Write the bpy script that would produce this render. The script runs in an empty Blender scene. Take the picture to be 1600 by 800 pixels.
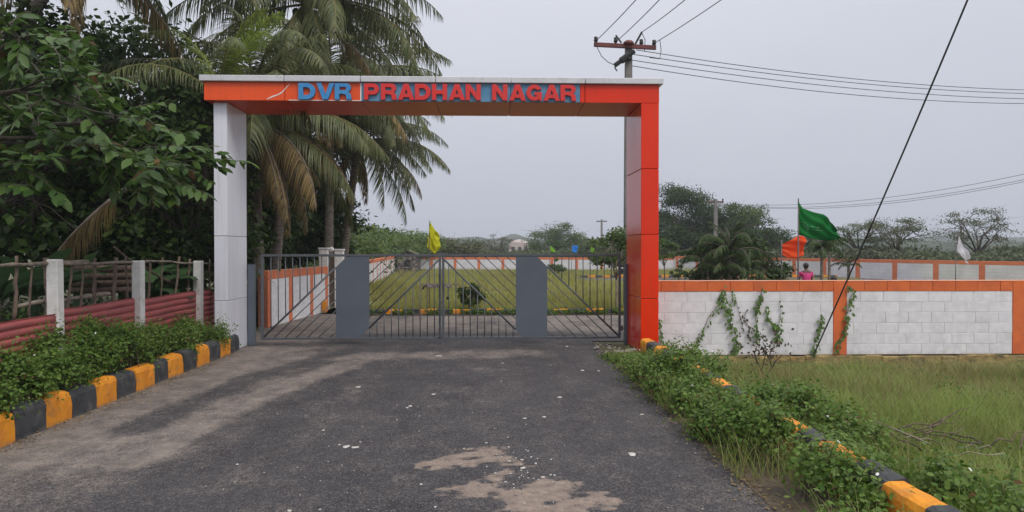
import bpy, bmesh, math, random
import numpy as np
from mathutils import Vector, Matrix, Euler
R = math.radians
random.seed(7)
rng = np.random.default_rng(7)
S = bpy.context.scene
COL = S.collection

# ------------------------------------------------------------------ camera
CAMH = 1.75
cam_d = bpy.data.cameras.new('camera'); cam = bpy.data.objects.new('camera', cam_d); COL.objects.link(cam)
cam_d.sensor_width = 36; cam_d.lens = 24.75; cam_d.clip_end = 3000; cam_d.clip_start = 0.05
cam.location = (0, 0, CAMH); cam.rotation_euler = (R(90-0.62), 0, R(-1.82))
S.camera = cam
CM = cam.rotation_euler.to_matrix()
def P(px, py, Y):
    """a point of the photograph (1600x800) at the distance Y from the camera"""
    d = CM @ Vector(((px-800)/1100, -(py-400)/1100, -1))
    d *= Y/d.y
    return Vector((d.x, Y, CAMH+d.z))

# ------------------------------------------------------------------ world, sun, exposure
w = bpy.data.worlds.new('World'); S.world = w; w.use_nodes = True
nt = w.node_tree; nt.nodes.clear(); N = nt.nodes.new; L = nt.links.new
SUN_EL, SUN_AZ = R(50), R(145)
sky = N('ShaderNodeTexSky'); sky.sky_type = 'NISHITA'; sky.sun_disc = False
sky.sun_elevation = SUN_EL; sky.sun_rotation = SUN_AZ; sky.dust_density = 6; sky.air_density = 1.5
bg1 = N('ShaderNodeBackground'); bg1.inputs['Strength'].default_value = 0.06
bg2 = N('ShaderNodeBackground'); bg2.inputs['Strength'].default_value = 1.0
tc = N('ShaderNodeTexCoord'); sx = N('ShaderNodeSeparateXYZ'); rp = N('ShaderNodeValToRGB')
L(tc.outputs['Generated'], sx.inputs[0])
ns = N('ShaderNodeTexNoise'); ns.inputs['Scale'].default_value = 2.2; ns.inputs['Detail'].default_value = 4
mp = N('ShaderNodeMapping'); mp.inputs['Scale'].default_value = (1, 1, 2.5)
L(tc.outputs['Generated'], mp.inputs[0]); L(mp.outputs[0], ns.inputs['Vector'])
ma = N('ShaderNodeMath'); ma.operation = 'MULTIPLY_ADD'; ma.inputs[1].default_value = 0.20; ma.inputs[2].default_value = -0.095
mb_ = N('ShaderNodeMath'); mb_.operation = 'ADD'
L(ns.outputs[0], ma.inputs[0]); L(ma.outputs[0], mb_.inputs[0]); L(sx.outputs[2], mb_.inputs[1]); L(mb_.outputs[0], rp.inputs[0])
e = rp.color_ramp.elements
e[0].position = 0.0; e[0].color = (0.54, 0.575, 0.665, 1)
e[1].position = 0.34; e[1].color = (0.745, 0.765, 0.850, 1)
x_ = e.new(0.12); x_.color = (0.595, 0.625, 0.715, 1)
x_ = e.new(1.0); x_.color = (1.45, 1.46, 1.50, 1)
L(rp.outputs[0], bg2.inputs['Color']); L(sky.outputs[0], bg1.inputs['Color'])
mx = N('ShaderNodeMixShader'); mx.inputs[0].default_value = 0.93
wo = N('ShaderNodeOutputWorld')
L(bg1.outputs[0], mx.inputs[1]); L(bg2.outputs[0], mx.inputs[2]); L(mx.outputs[0], wo.inputs['Surface'])
sd = bpy.data.lights.new('sun', 'SUN'); sd.energy = 1.5; sd.angle = R(22); sd.color = (1, 0.95, 0.88)
so = bpy.data.objects.new('sun', sd); COL.objects.link(so)
sdir = Vector((math.sin(SUN_AZ)*math.cos(SUN_EL), math.cos(SUN_AZ)*math.cos(SUN_EL), math.sin(SUN_EL)))
so.rotation_euler = sdir.to_track_quat('Z', 'Y').to_euler(); so.location = sdir*40
S.view_settings.view_transform = 'Standard'; S.view_settings.look = 'None'
S.view_settings.exposure = 0; S.view_settings.gamma = 1; S.view_settings.use_curve_mapping = False

# ------------------------------------------------------------------ materials
MATS = {}
def mat(name, c, rough=0.7, c2=None, scale=3.0, detail=6, bump=0.0, bscale=40, metal=0.0, spec=0.5, stretch=(1, 1, 1),
        objrand=0.0, lo=0.35, hi=0.65, coat=0.0, dirt=None, dirt_amt=0.5, dirt_scale=6, bdist=0.01, mud=None, dirt_stretch=None):
    """principled surface: two tones mixed by noise, optional second 'dirt' noise, optional bump"""
    m = bpy.data.materials.new(name); m.use_nodes = True; t = m.node_tree; b = t.nodes['Principled BSDF']
    n = t.nodes.new; l = t.links.new
    b.inputs['Roughness'].default_value = rough; b.inputs['Metallic'].default_value = metal
    b.inputs['Specular IOR Level'].default_value = spec; b.inputs['Coat Weight'].default_value = coat
    c = tuple(c)+(1,)
    c2 = tuple(c2)+(1,) if c2 else c
    tc = n('ShaderNodeTexCoord'); mp = n('ShaderNodeMapping'); mp.inputs['Scale'].default_value = stretch
    l(tc.outputs['Object'], mp.inputs[0])
    oi = n('ShaderNodeObjectInfo')
    av = n('ShaderNodeVectorMath'); av.operation = 'MULTIPLY_ADD'; av.inputs[1].default_value = (7.3, 3.1, 5.7)
    l(oi.outputs['Random'], av.inputs[0]); l(mp.outputs[0], av.inputs[2])
    no = n('ShaderNodeTexNoise'); no.inputs['Scale'].default_value = scale; no.inputs['Detail'].default_value = detail
    l(av.outputs[0], no.inputs['Vector'])
    mr = n('ShaderNodeMapRange'); mr.inputs[1].default_value = lo; mr.inputs[2].default_value = hi; l(no.outputs[0], mr.inputs[0])
    mc = n('ShaderNodeMix'); mc.data_type = 'RGBA'; mc.inputs[6].default_value = c; mc.inputs[7].default_value = c2
    l(mr.outputs[0], mc.inputs[0]); out = mc.outputs[2]
    if dirt:
        n2 = n('ShaderNodeTexNoise'); n2.inputs['Scale'].default_value = dirt_scale; n2.inputs['Detail'].default_value = 9; n2.inputs['Roughness'].default_value = 0.7
        if dirt_stretch:
            mps = n('ShaderNodeMapping'); mps.inputs['Scale'].default_value = dirt_stretch; l(av.outputs[0], mps.inputs[0]); l(mps.outputs[0], n2.inputs['Vector'])
        else: l(av.outputs[0], n2.inputs['Vector'])
        m2 = n('ShaderNodeMapRange'); m2.inputs[1].default_value = 0.52; m2.inputs[2].default_value = 0.72; m2.inputs[4].default_value = dirt_amt; l(n2.outputs[0], m2.inputs[0])
        md = n('ShaderNodeMix'); md.data_type = 'RGBA'; md.inputs[7].default_value = tuple(dirt)+(1,); l(out, md.inputs[6]); l(m2.outputs[0], md.inputs[0]); out = md.outputs[2]
    if mud:
        ge = n('ShaderNodeNewGeometry'); sz = n('ShaderNodeSeparateXYZ'); l(ge.outputs['Position'], sz.inputs[0])
        nm_ = n('ShaderNodeTexNoise'); nm_.inputs['Scale'].default_value = 9; nm_.inputs['Detail'].default_value = 7; nm_.inputs['Roughness'].default_value = 0.7; l(ge.outputs['Position'], nm_.inputs['Vector'])
        k1 = n('ShaderNodeMath'); k1.operation = 'MULTIPLY_ADD'; k1.inputs[1].default_value = mud[1]*2.2; l(nm_.outputs[0], k1.inputs[0])
        sb = n('ShaderNodeMath'); sb.operation = 'SUBTRACT'; sb.inputs[0].default_value = mud[0]-mud[1]*0.6; l(sz.outputs[2], sb.inputs[1]); l(sb.outputs[0], k1.inputs[2])
        mq = n('ShaderNodeMapRange'); mq.inputs[1].default_value = 0; mq.inputs[2].default_value = mud[1]; mq.inputs[4].default_value = mud[3]; l(k1.outputs[0], mq.inputs[0])
        mm = n('ShaderNodeMix'); mm.data_type = 'RGBA'; mm.inputs[7].default_value = tuple(mud[2])+(1,); l(out, mm.inputs[6]); l(mq.outputs[0], mm.inputs[0]); out = mm.outputs[2]
    if objrand:
        hs = n('ShaderNodeHueSaturation'); m3 = n('ShaderNodeMapRange'); m3.inputs[3].default_value = 1-objrand; m3.inputs[4].default_value = 1+objrand
        l(oi.outputs['Random'], m3.inputs[0]); l(m3.outputs[0], hs.inputs['Value']); l(out, hs.inputs['Color']); out = hs.outputs[0]
    l(out, b.inputs['Base Color'])
    if bump:
        n3 = n('ShaderNodeTexNoise'); n3.inputs['Scale'].default_value = bscale; n3.inputs['Detail'].default_value = 5; l(mp.outputs[0], n3.inputs['Vector'])
        bp = n('ShaderNodeBump'); bp.inputs['Strength'].default_value = bump; bp.inputs['Distance'].default_value = bdist
        l(n3.outputs[0], bp.inputs['Height']); l(bp.outputs[0], b.inputs['Normal'])
    MATS[name] = m
    return m
def leafmat(name, cols, rough=0.5, trans=0.25, tcol=None, spec=0.22, patch=None):
    """foliage: colour picked per leaf, light partly let through"""
    m = bpy.data.materials.new(name); m.use_nodes = True; t = m.node_tree; b = t.nodes['Principled BSDF']
    n = t.nodes.new; l = t.links.new
    g = n('ShaderNodeNewGeometry'); oi = n('ShaderNodeObjectInfo')
    ad = n('ShaderNodeMath'); ad.operation = 'ADD'; fr = n('ShaderNodeMath'); fr.operation = 'FRACT'
    l(g.outputs['Random Per Island'], ad.inputs[0]); l(oi.outputs['Random'], ad.inputs[1]); l(ad.outputs[0], fr.inputs[0])
    r = n('ShaderNodeValToRGB'); l(fr.outputs[0], r.inputs[0]); e = r.color_ramp.elements
    e[0].color = tuple(cols[0])+(1,); e[1].color = tuple(cols[-1])+(1,)
    for i, c in enumerate(cols[1:-1]): e.new((i+1)/(len(cols)-1)).color = tuple(c)+(1,)
    out = r.outputs[0]
    if patch:
        tc = n('ShaderNodeTexCoord'); no = n('ShaderNodeTexNoise'); no.inputs['Scale'].default_value = patch[0]; no.inputs['Detail'].default_value = 3
        l(tc.outputs['Object'], no.inputs['Vector'])
        mr = n('ShaderNodeMapRange'); mr.inputs[1].default_value = 0.4; mr.inputs[2].default_value = 0.62; l(no.outputs[0], mr.inputs[0])
        mm = n('ShaderNodeMath'); mm.operation = 'MULTIPLY'; mm.inputs[1].default_value = patch[2]; l(mr.outputs[0], mm.inputs[0])
        mc = n('ShaderNodeMix'); mc.data_type = 'RGBA'; l(mm.outputs[0], mc.inputs[0]); l(out, mc.inputs[6]); mc.inputs[7].default_value = tuple(patch[1])+(1,)
        out = mc.outputs[2]
    l(out, b.inputs['Base Color']); b.inputs['Roughness'].default_value = rough; b.inputs['Specular IOR Level'].default_value = spec
    tr = n('ShaderNodeBsdfTranslucent'); hs = n('ShaderNodeHueSaturation'); hs.inputs['Value'].default_value = 1.5; hs.inputs['Hue'].default_value = 0.495
    l(out, hs.inputs['Color']); l(hs.outputs[0], tr.inputs[0])
    ms = n('ShaderNodeMixShader'); ms.inputs[0].default_value = trans; l(b.outputs[0], ms.inputs[1]); l(tr.outputs[0], ms.inputs[2])
    l(ms.outputs[0], t.nodes['Material Output'].inputs[0])
    MATS[name] = m
    return m
M = MATS
mat('orange_panel', (0.80, 0.036, 0.004), 0.16, (0.72, 0.030, 0.004), spec=0.35, scale=0.9, dirt=(0.45, 0.07, 0.03), dirt_amt=0.55, dirt_scale=3, dirt_stretch=(6, 6, 0.5), bump=0.10, bscale=1.5, bdist=0.05)
mat('orange_fascia_reflect', (0.86, 0.095, 0.014), 0.28, (0.80, 0.085, 0.012), spec=0.35, scale=0.9, dirt=(0.45, 0.07, 0.03), dirt_amt=0.55, dirt_scale=3, dirt_stretch=(6, 6, 0.5), bump=0.10, bscale=1.5, bdist=0.05)  # same orange cladding, with a brighter reflection painted into its colour
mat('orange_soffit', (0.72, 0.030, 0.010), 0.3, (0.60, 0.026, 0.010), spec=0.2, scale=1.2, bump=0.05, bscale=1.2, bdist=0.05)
mat('silver_panel', (0.80, 0.81, 0.88), 0.32, (0.72, 0.73, 0.80), scale=1.0, stretch=(1, 1, 0.25), metal=0.12, dirt=(0.42, 0.42, 0.44), dirt_amt=0.55, dirt_scale=3, dirt_stretch=(6, 6, 0.5), mud=(0.0, 0.12, (0.25, 0.2, 0.16), 0.6), bump=0.08, bscale=1.5, bdist=0.05)
mat('coping_silver', (0.66, 0.66, 0.68), 0.35, (0.56, 0.56, 0.58), scale=2, metal=0.2, dirt=(0.33, 0.31, 0.30), dirt_amt=0.5, dirt_scale=6)
mat('joint_black', (0.02, 0.02, 0.02), 0.8)
mat('sign_blue', (0.07, 0.24, 0.42), 0.4, (0.13, 0.30, 0.45), scale=6)
mat('letter_blue', (0.03, 0.22, 0.52), 0.4, (0.05, 0.28, 0.58), scale=4)
mat('letter_red', (0.72, 0.018, 0.015), 0.4, (0.62, 0.035, 0.03), scale=5)
mat('white_trim', (0.75, 0.72, 0.68), 0.6)
mat('gate_grey', (0.075, 0.083, 0.095), 0.45, (0.095, 0.105, 0.118), scale=4, dirt=(0.13, 0.10, 0.08), dirt_amt=0.25, dirt_scale=9)
mat('gate_panel', (0.085, 0.105, 0.135), 0.42, (0.10, 0.122, 0.152), scale=2.5, bump=0.03, bscale=3, bdist=0.03)
mat('steel', (0.30, 0.28, 0.26), 0.45, (0.12, 0.09, 0.07), scale=20, metal=0.5)
mat('white_block', (0.78, 0.765, 0.78), 0.85, (0.68, 0.67, 0.69), scale=7, bump=0.5, bscale=60, dirt=(0.52, 0.50, 0.50), dirt_amt=0.7, dirt_scale=2.6, objrand=0.03, mud=(-0.12, 0.13, (0.36, 0.31, 0.27), 0.55))
mat('white_mortar', (0.72, 0.70, 0.71), 0.9, (0.56, 0.54, 0.54), scale=9, bump=0.4, bscale=40)
mat('orange_paint', (0.70, 0.155, 0.035), 0.8, (0.60, 0.125, 0.035), scale=4, bump=0.4, bscale=50, dirt=(0.36, 0.10, 0.04), dirt_amt=0.5, dirt_scale=5, objrand=0.05)
mat('orange_paint_pale', (0.72, 0.40, 0.28), 0.85, (0.65, 0.25, 0.12), scale=8, bump=0.3)
mat('salmon_paint', (0.68, 0.20, 0.085), 0.8, (0.60, 0.155, 0.065), scale=3, dirt=(0.4, 0.18, 0.12), dirt_amt=0.3)
mat('footing', (0.46, 0.33, 0.13), 0.9, (0.09, 0.065, 0.04), scale=4.5, stretch=(1, 1, 2), bump=0.9, bscale=18, dirt=(0.34, 0.17, 0.035), dirt_amt=0.8, dirt_scale=3, bdist=0.04)
mat('kerb_yellow', (0.78, 0.30, 0.012), 0.75, (0.66, 0.23, 0.012), scale=5, bump=0.5, bscale=35, dirt=(0.26, 0.15, 0.06), dirt_amt=0.75, dirt_scale=6, mud=(0.0, 0.08, (0.16, 0.125, 0.10), 0.8))
mat('kerb_black', (0.028, 0.031, 0.036), 0.7, (0.055, 0.057, 0.06), scale=6, bump=0.5, bscale=35, dirt=(0.14, 0.13, 0.12), dirt_amt=0.7, dirt_scale=8, mud=(0.0, 0.08, (0.16, 0.135, 0.115), 0.8))
mat('soil', (0.13, 0.095, 0.065), 0.95, (0.06, 0.05, 0.035), scale=3, bump=0.8, bscale=25, bdist=0.03)
mat('red_sheet', (0.45, 0.105, 0.10), 0.65, (0.30, 0.07, 0.075), scale=3, stretch=(0.6, 0.6, 5), dirt=(0.30, 0.16, 0.13), dirt_amt=0.6, dirt_scale=4)
mat('white_post', (0.80, 0.78, 0.77), 0.8, (0.68, 0.66, 0.64), scale=6, bump=0.4, bscale=50, dirt=(0.22, 0.19, 0.15), dirt_amt=0.4, dirt_scale=7)
mat('dry_wood', (0.19, 0.135, 0.10), 0.9, (0.09, 0.062, 0.05), scale=8, stretch=(3, 3, 1), bump=0.8, bscale=30)
mat('dry_wood_pale', (0.30, 0.25, 0.20), 0.9, (0.15, 0.12, 0.10), scale=8, bump=0.8, bscale=30)
mat('bark', (0.10, 0.08, 0.06), 0.9, (0.05, 0.042, 0.035), scale=6, bump=0.8, bscale=20)
mat('palm_trunk', (0.27, 0.23, 0.195), 0.9, (0.12, 0.10, 0.085), scale=5, stretch=(1, 1, 5), bump=0.9, bscale=8, bdist=0.03)
mat('concrete_pole', (0.24, 0.23, 0.22), 0.85, (0.17, 0.165, 0.16), scale=3, bump=0.3)
mat('crossarm_red', (0.16, 0.035, 0.03), 0.6, (0.10, 0.03, 0.03), scale=6)
mat('black_part', (0.012, 0.012, 0.014), 0.5)
mat('wire', (0.035, 0.035, 0.04), 0.6)
mat('flagpole', (0.16, 0.14, 0.13), 0.7, (0.10, 0.09, 0.08), scale=5)
mat('hut_stone', (0.13, 0.10, 0.085), 0.9, (0.055, 0.045, 0.04), scale=5, bump=1, bscale=9, bdist=0.05)
mat('thatch', (0.10, 0.10, 0.05), 0.95, (0.055, 0.06, 0.03), scale=9, bump=0.8)
mat('skin', (0.10, 0.05, 0.035), 0.6)
mat('hair', (0.012, 0.010, 0.010), 0.5)
mat('pink_cloth', (0.62, 0.045, 0.22), 0.85, (0.5, 0.03, 0.17), scale=7)
mat('dark_cloth', (0.03, 0.03, 0.05), 0.85)
mat('rubble', (0.33, 0.30, 0.27), 0.9, (0.20, 0.18, 0.16), scale=6, bump=0.8, bscale=20)
mat('far_building', (0.50, 0.42, 0.40), 0.9, (0.42, 0.36, 0.35), scale=0.5)
mat('far_window', (0.05, 0.05, 0.06), 0.4)
mat('flake', (0.52, 0.50, 0.47), 0.8, (0.36, 0.33, 0.30), scale=9, objrand=0.1)
for nm, c, c2 in (('green', (0.008, 0.20, 0.035), (0.006, 0.13, 0.028)), ('orange', (0.80, 0.13, 0.03), (0.70, 0.09, 0.02)), ('yellow', (0.72, 0.72, 0.05), (0.60, 0.60, 0.03)),
                  ('white', (0.75, 0.74, 0.78), (0.62, 0.60, 0.68)), ('red', (0.55, 0.05, 0.03), (0.45, 0.04, 0.03)), ('blue', (0.05, 0.30, 0.75), (0.04, 0.22, 0.6)), ('lime', (0.35, 0.62, 0.06), (0.25, 0.5, 0.04))):
    leafmat('flag_'+nm, [c, c2], 0.8, 0.35)
leafmat('leaf_hedge', [(0.043, 0.097, 0.012), (0.079, 0.151, 0.022), (0.115, 0.191, 0.032), (0.032, 0.076, 0.010)], 0.42, 0.3, patch=(2.0, (0.11, 0.18, 0.03), 0.5))
leafmat('leaf_second', [(0.074, 0.148, 0.022), (0.126, 0.211, 0.035), (0.163, 0.242, 0.055), (0.096, 0.133, 0.031)], 0.45, 0.3)
leafmat('leaf_broad', [(0.028, 0.069, 0.014), (0.052, 0.108, 0.018), (0.082, 0.149, 0.024), (0.044, 0.086, 0.024)], 0.42, 0.25, spec=0.38)
leafmat('leaf_dead', [(0.16, 0.09, 0.035), (0.10, 0.06, 0.03)], 0.7, 0.3)
leafmat('leaf_dark', [(0.018, 0.038, 0.007), (0.032, 0.061, 0.011), (0.053, 0.091, 0.016)], 0.5, 0.2)
leafmat('leaf_mid', [(0.045, 0.086, 0.019), (0.078, 0.132, 0.026), (0.120, 0.174, 0.037)], 0.55, 0.25, patch=(0.5, (0.06, 0.09, 0.04), 0.6))
leafmat('leaf_bright', [(0.075, 0.135, 0.030), (0.115, 0.185, 0.042), (0.16, 0.22, 0.06), (0.06, 0.105, 0.03)], 0.6, 0.3, patch=(0.5, (0.10, 0.15, 0.05), 0.6))
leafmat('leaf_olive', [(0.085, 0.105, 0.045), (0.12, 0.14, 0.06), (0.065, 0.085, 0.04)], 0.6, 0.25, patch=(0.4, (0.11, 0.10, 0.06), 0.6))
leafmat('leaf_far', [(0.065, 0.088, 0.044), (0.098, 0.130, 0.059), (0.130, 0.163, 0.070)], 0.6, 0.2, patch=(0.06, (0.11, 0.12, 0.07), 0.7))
leafmat('leaf_palm', [(0.066, 0.094, 0.030), (0.107, 0.135, 0.041), (0.172, 0.184, 0.070), (0.049, 0.074, 0.028), (0.139, 0.119, 0.049)], 0.45, 0.22, spec=0.38)
leafmat('leaf_palm_fresh', [(0.17, 0.24, 0.045), (0.23, 0.29, 0.06), (0.13, 0.20, 0.04)], 0.45, 0.3)
leafmat('leaf_palm_dry', [(0.23, 0.175, 0.085), (0.34, 0.25, 0.10), (0.17, 0.115, 0.06), (0.12, 0.10, 0.05)], 0.7, 0.25)
leafmat('rachis', [(0.20, 0.19, 0.07), (0.16, 0.14, 0.06)], 0.5, 0.0)
leafmat('leaf_banana', [(0.070, 0.135, 0.050), (0.050, 0.100, 0.040)], 0.4, 0.3)
leafmat('leaf_vine', [(0.085, 0.16, 0.040), (0.13, 0.21, 0.055), (0.055, 0.105, 0.03)], 0.5, 0.25)
leafmat('leaf_vine_dry', [(0.05, 0.045, 0.035), (0.10, 0.075, 0.05)], 0.7, 0.2)
leafmat('grass_field', [(0.13, 0.23, 0.035), (0.20, 0.29, 0.05), (0.30, 0.33, 0.10), (0.09, 0.18, 0.03)], 0.6, 0.3, patch=(0.9, (0.22, 0.22, 0.08), 0.45))
leafmat('grass_dry', [(0.24, 0.19, 0.09), (0.38, 0.32, 0.16), (0.16, 0.12, 0.07), (0.20, 0.21, 0.06), (0.15, 0.18, 0.05)], 0.7, 0.3)
leafmat('grass_plot', [(0.257, 0.275, 0.057), (0.323, 0.314, 0.095), (0.190, 0.237, 0.048)], 0.7, 0.3, patch=(0.22, (0.22, 0.19, 0.08), 0.7))
leafmat('petal', [(0.8, 0.78, 0.74), (0.75, 0.7, 0.7)], 0.6, 0.2)

# ------------------------------------------------------------------ mesh helpers
def tag(o, label=None, cat=None, group=None, kind=None):
    if label: o['label'] = label
    if cat: o['category'] = cat
    if group: o['group'] = group
    if kind: o['kind'] = kind
    return o
def empty(name, loc, label, cat, group=None, rz=0):
    o = bpy.data.objects.new(name, None); COL.objects.link(o); o.location = loc; o.rotation_euler = (0, 0, rz)
    o.empty_display_size = 0.1
    return tag(o, label, cat, group)
def link(me, name, parent=None, loc=(0, 0, 0), rot=None, scale=None):
    o = bpy.data.objects.new(name, me); COL.objects.link(o)
    if parent: o.parent = parent
    o.location = loc
    if rot is not None: o.rotation_euler = rot
    if scale is not None: o.scale = (scale,)*3 if isinstance(scale, (int, float)) else scale
    return o
def npmesh(name, V, F, mats, smooth=False, midx=None):
    """V (n,3) array; F list of arrays, each (m,3) or (m,4)"""
    me = bpy.data.meshes.new(name); V = np.asarray(V, dtype=np.float32)
    if not isinstance(F, list): F = [F]
    F = [np.asarray(f, dtype=np.int32) for f in F if len(f)]
    me.vertices.add(len(V)); me.vertices.foreach_set('co', V.ravel())
    loops = np.concatenate([f.ravel() for f in F]); tot = np.concatenate([np.full(len(f), f.shape[1], np.int32) for f in F])
    me.loops.add(len(loops)); me.loops.foreach_set('vertex_index', loops)
    me.polygons.add(len(tot)); st = np.concatenate([[0], np.cumsum(tot)[:-1]]).astype(np.int32)
    me.polygons.foreach_set('loop_start', st); me.polygons.foreach_set('loop_total', tot)
    if midx is not None: me.polygons.foreach_set('material_index', np.asarray(midx, np.int32))
    if smooth: me.polygons.foreach_set('use_smooth', np.ones(len(tot), bool))
    for m in (mats if isinstance(mats, (list, tuple)) else [mats]): me.materials.append(MATS[m] if isinstance(m, str) else m)
    me.update(calc_edges=True); me.validate()
    return me
class MB:
    def __init__(s): s.v = []; s.f = []
    def box(s, a, b):
        x0, y0, z0 = a; x1, y1, z1 = b; k = len(s.v)
        s.v += [(x0,y0,z0),(x1,y0,z0),(x1,y1,z0),(x0,y1,z0),(x0,y0,z1),(x1,y0,z1),(x1,y1,z1),(x0,y1,z1)]
        s.f += [tuple(k+i for i in q) for q in ((0,3,2,1),(4,5,6,7),(0,1,5,4),(1,2,6,5),(2,3,7,6),(3,0,4,7))]
        return s
    def prism(s, pts, y0, y1):
        """polygon in XZ extruded along Y"""
        k = len(s.v); n = len(pts)
        s.v += [(x, y0, z) for x, z in pts]+[(x, y1, z) for x, z in pts]
        s.f.append(tuple(range(k, k+n))); s.f.append(tuple(range(k+2*n-1, k+n-1, -1)))
        for i in range(n): j = (i+1) % n; s.f.append((k+j, k+i, k+n+i, k+n+j))
        return s
    def tube(s, pts, rad, n=6, cap=True):
        pts = [Vector(p) for p in pts]; k = len(s.v); m = len(pts)
        if not isinstance(rad, (list, tuple)): rad = [rad]*m
        up = Vector((0.31, 0.17, 0.93)).normalized(); prev = None
        for i, p in enumerate(pts):
            d = (pts[min(i+1, m-1)]-pts[max(i-1, 0)]).normalized()
            a = d.cross(up) if prev is None else prev-d*prev.dot(d)
            if a.length < 1e-4: a = d.cross(Vector((1, 0, 0)))
            a.normalize(); prev = a; b = d.cross(a)
            for j in range(n):
                t = 2*math.pi*j/n; q = p+(a*math.cos(t)+b*math.sin(t))*rad[i]; s.v.append(tuple(q))
        for i in range(m-1):
            for j in range(n):
                j2 = (j+1) % n; s.f.append((k+i*n+j, k+i*n+j2, k+(i+1)*n+j2, k+(i+1)*n+j))
        if cap:
            s.f.append(tuple(k+j for j in range(n))[::-1]); s.f.append(tuple(k+(m-1)*n+j for j in range(n)))
        return s
    def mesh(s, name, m, bevel=0, smooth=False, seg=1):
        me = bpy.data.meshes.new(name); me.from_pydata(s.v, [], s.f)
        me.materials.append(MATS[m] if isinstance(m, str) else m)
        bm = bmesh.new(); bm.from_mesh(me)
        bmesh.ops.recalc_face_normals(bm, faces=bm.faces)
        if bevel: bmesh.ops.bevel(bm, geom=bm.edges[:], offset=bevel, segments=seg, affect='EDGES', profile=0.5)
        bm.to_mesh(me); bm.free()
        if smooth: me.polygons.foreach_set('use_smooth', [True]*len(me.polygons))
        return me
    def build(s, name, m, parent=None, bevel=0, smooth=False, loc=(0, 0, 0), seg=1):
        return link(s.mesh(name, m, bevel, smooth, seg), name, parent, loc)
def rel(p, root): return Vector(p)-Vector(root.location)
def rots(n, nrm=None, spread=1.0):
    """n random rotation matrices (columns: leaf x, leaf y along leaf, normal)"""
    z = rng.normal(size=(n, 3))*spread
    if nrm is not None: z = z+nrm
    z /= np.linalg.norm(z, axis=1, keepdims=True)
    y = rng.normal(size=(n, 3)); y -= z*(y*z).sum(1, keepdims=True); y /= np.linalg.norm(y, axis=1, keepdims=True)
    x = np.cross(y, z)
    return np.stack([x, y, z], axis=2)
def frame_from(y, nrm):
    y = y/np.linalg.norm(y, axis=1, keepdims=True); z = nrm-y*(nrm*y).sum(1, keepdims=True); z /= np.linalg.norm(z, axis=1, keepdims=True)+1e-9
    return np.stack([np.cross(y, z), y, z], axis=2)
def inst(tv, tf, Rm, t, s):
    """copies of a template leaf joined in one array mesh"""
    tv = np.asarray(tv, float); n = len(t); s = np.asarray(s).reshape(-1, 1, 1) if np.ndim(s) == 1 else np.asarray(s)[:, None, :] if np.ndim(s) == 2 else s
    V = np.einsum('nij,nkj->nki', Rm, tv[None]*s)+t[:, None, :]
    k = len(tv); F = []
    for f in tf:
        f = np.asarray(f); F.append((f[None]+(np.arange(n)*k)[:, None, None]).reshape(-1, f.shape[1]))
    return V.reshape(-1, 3), F
LEAF2 = ([(0, 0, 0), (0.30, 0.45, 0.03), (0, 1, 0), (-0.30, 0.45, 0.03)], [[(0, 1, 2, 3)]])
LEAF6 = ([(0, 0, 0), (0.17, 0.22, 0.035), (0.25, 0.5, 0.03), (0.14, 0.8, 0.0), (0, 1.0, -0.07), (-0.14, 0.8, 0.0), (-0.25, 0.5, 0.03), (-0.17, 0.22, 0.035), (0, 0.25, 0), (0, 0.52, -0.01), (0, 0.8, -0.03)],
         [[(0, 1, 8), (0, 8, 7), (3, 4, 10), (10, 4, 5)], [(1, 2, 9, 8), (8, 9, 6, 7), (2, 3, 10, 9), (9, 10, 5, 6)]])
LEAFR = ([(0, 0, 0), (0.26, 0.2, 0.04), (0.34, 0.55, 0.03), (0.18, 0.9, -0.02), (0, 1.0, -0.05), (-0.18, 0.9, -0.02), (-0.34, 0.55, 0.03), (-0.26, 0.2, 0.04)],
         [[(0, 1, 2, 3), (0, 3, 4, 5), (0, 5, 6, 7)]])
BLADE = ([(-0.5, 0, 0), (0.5, 0, 0), (-0.36, 0.10, 0.45), (0.36, 0.10, 0.45), (-0.2, 0.28, 0.8), (0.2, 0.28, 0.8), (0, 0.5, 1.0)], [[(0, 1, 3, 2), (2, 3, 5, 4)], [(4, 5, 6)]])
BLADE3 = ([(-0.5, 0, 0), (0.5, 0, 0), (0, 0.25, 1)], [[(0, 1, 2)]])
def blades(name, xs, ys, h, wdt, m, tmpl=BLADE, zf=None, parent=None, lean=0.5, dry=None):
    n = len(xs); z = zf(xs, ys) if zf else np.zeros(n)
    a = rng.uniform(0, 2*math.pi, n); ln = rng.uniform(0.1, 1, n)*lean
    ca, sa = np.cos(a), np.sin(a); Z0 = np.zeros(n)
    zz = np.stack([-sa*0+ca*ln*0, sa*ln*0, np.ones(n)], 1)
    yv = np.stack([ca, sa, Z0], 1); zv = np.stack([ca*ln, sa*ln, np.ones(n)], 1); xv = np.stack([-sa, ca, Z0], 1)
    Rm = np.stack([xv, yv, zv], 2)
    V, F = inst(tmpl[0], tmpl[1], Rm, np.stack([xs, ys, z], 1), np.stack([wdt, h, h], 1))
    if dry is not None: return npmesh(name, V, F, m, False, np.concatenate([np.repeat(dry, len(f)) for f in tmpl[1]]).astype(np.int32))
    return npmesh(name, V, F, m)
def cat_meshes(parts):
    V = []; F = {}; k = 0
    for v, fs in parts:
        V.append(np.asarray(v))
        for f in fs:
            f = np.asarray(f)
            if len(f): F.setdefault(f.shape[1], []).append(f+k)
        k += len(v)
    return np.concatenate(V), [np.concatenate(F[c]) for c in F]
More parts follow.
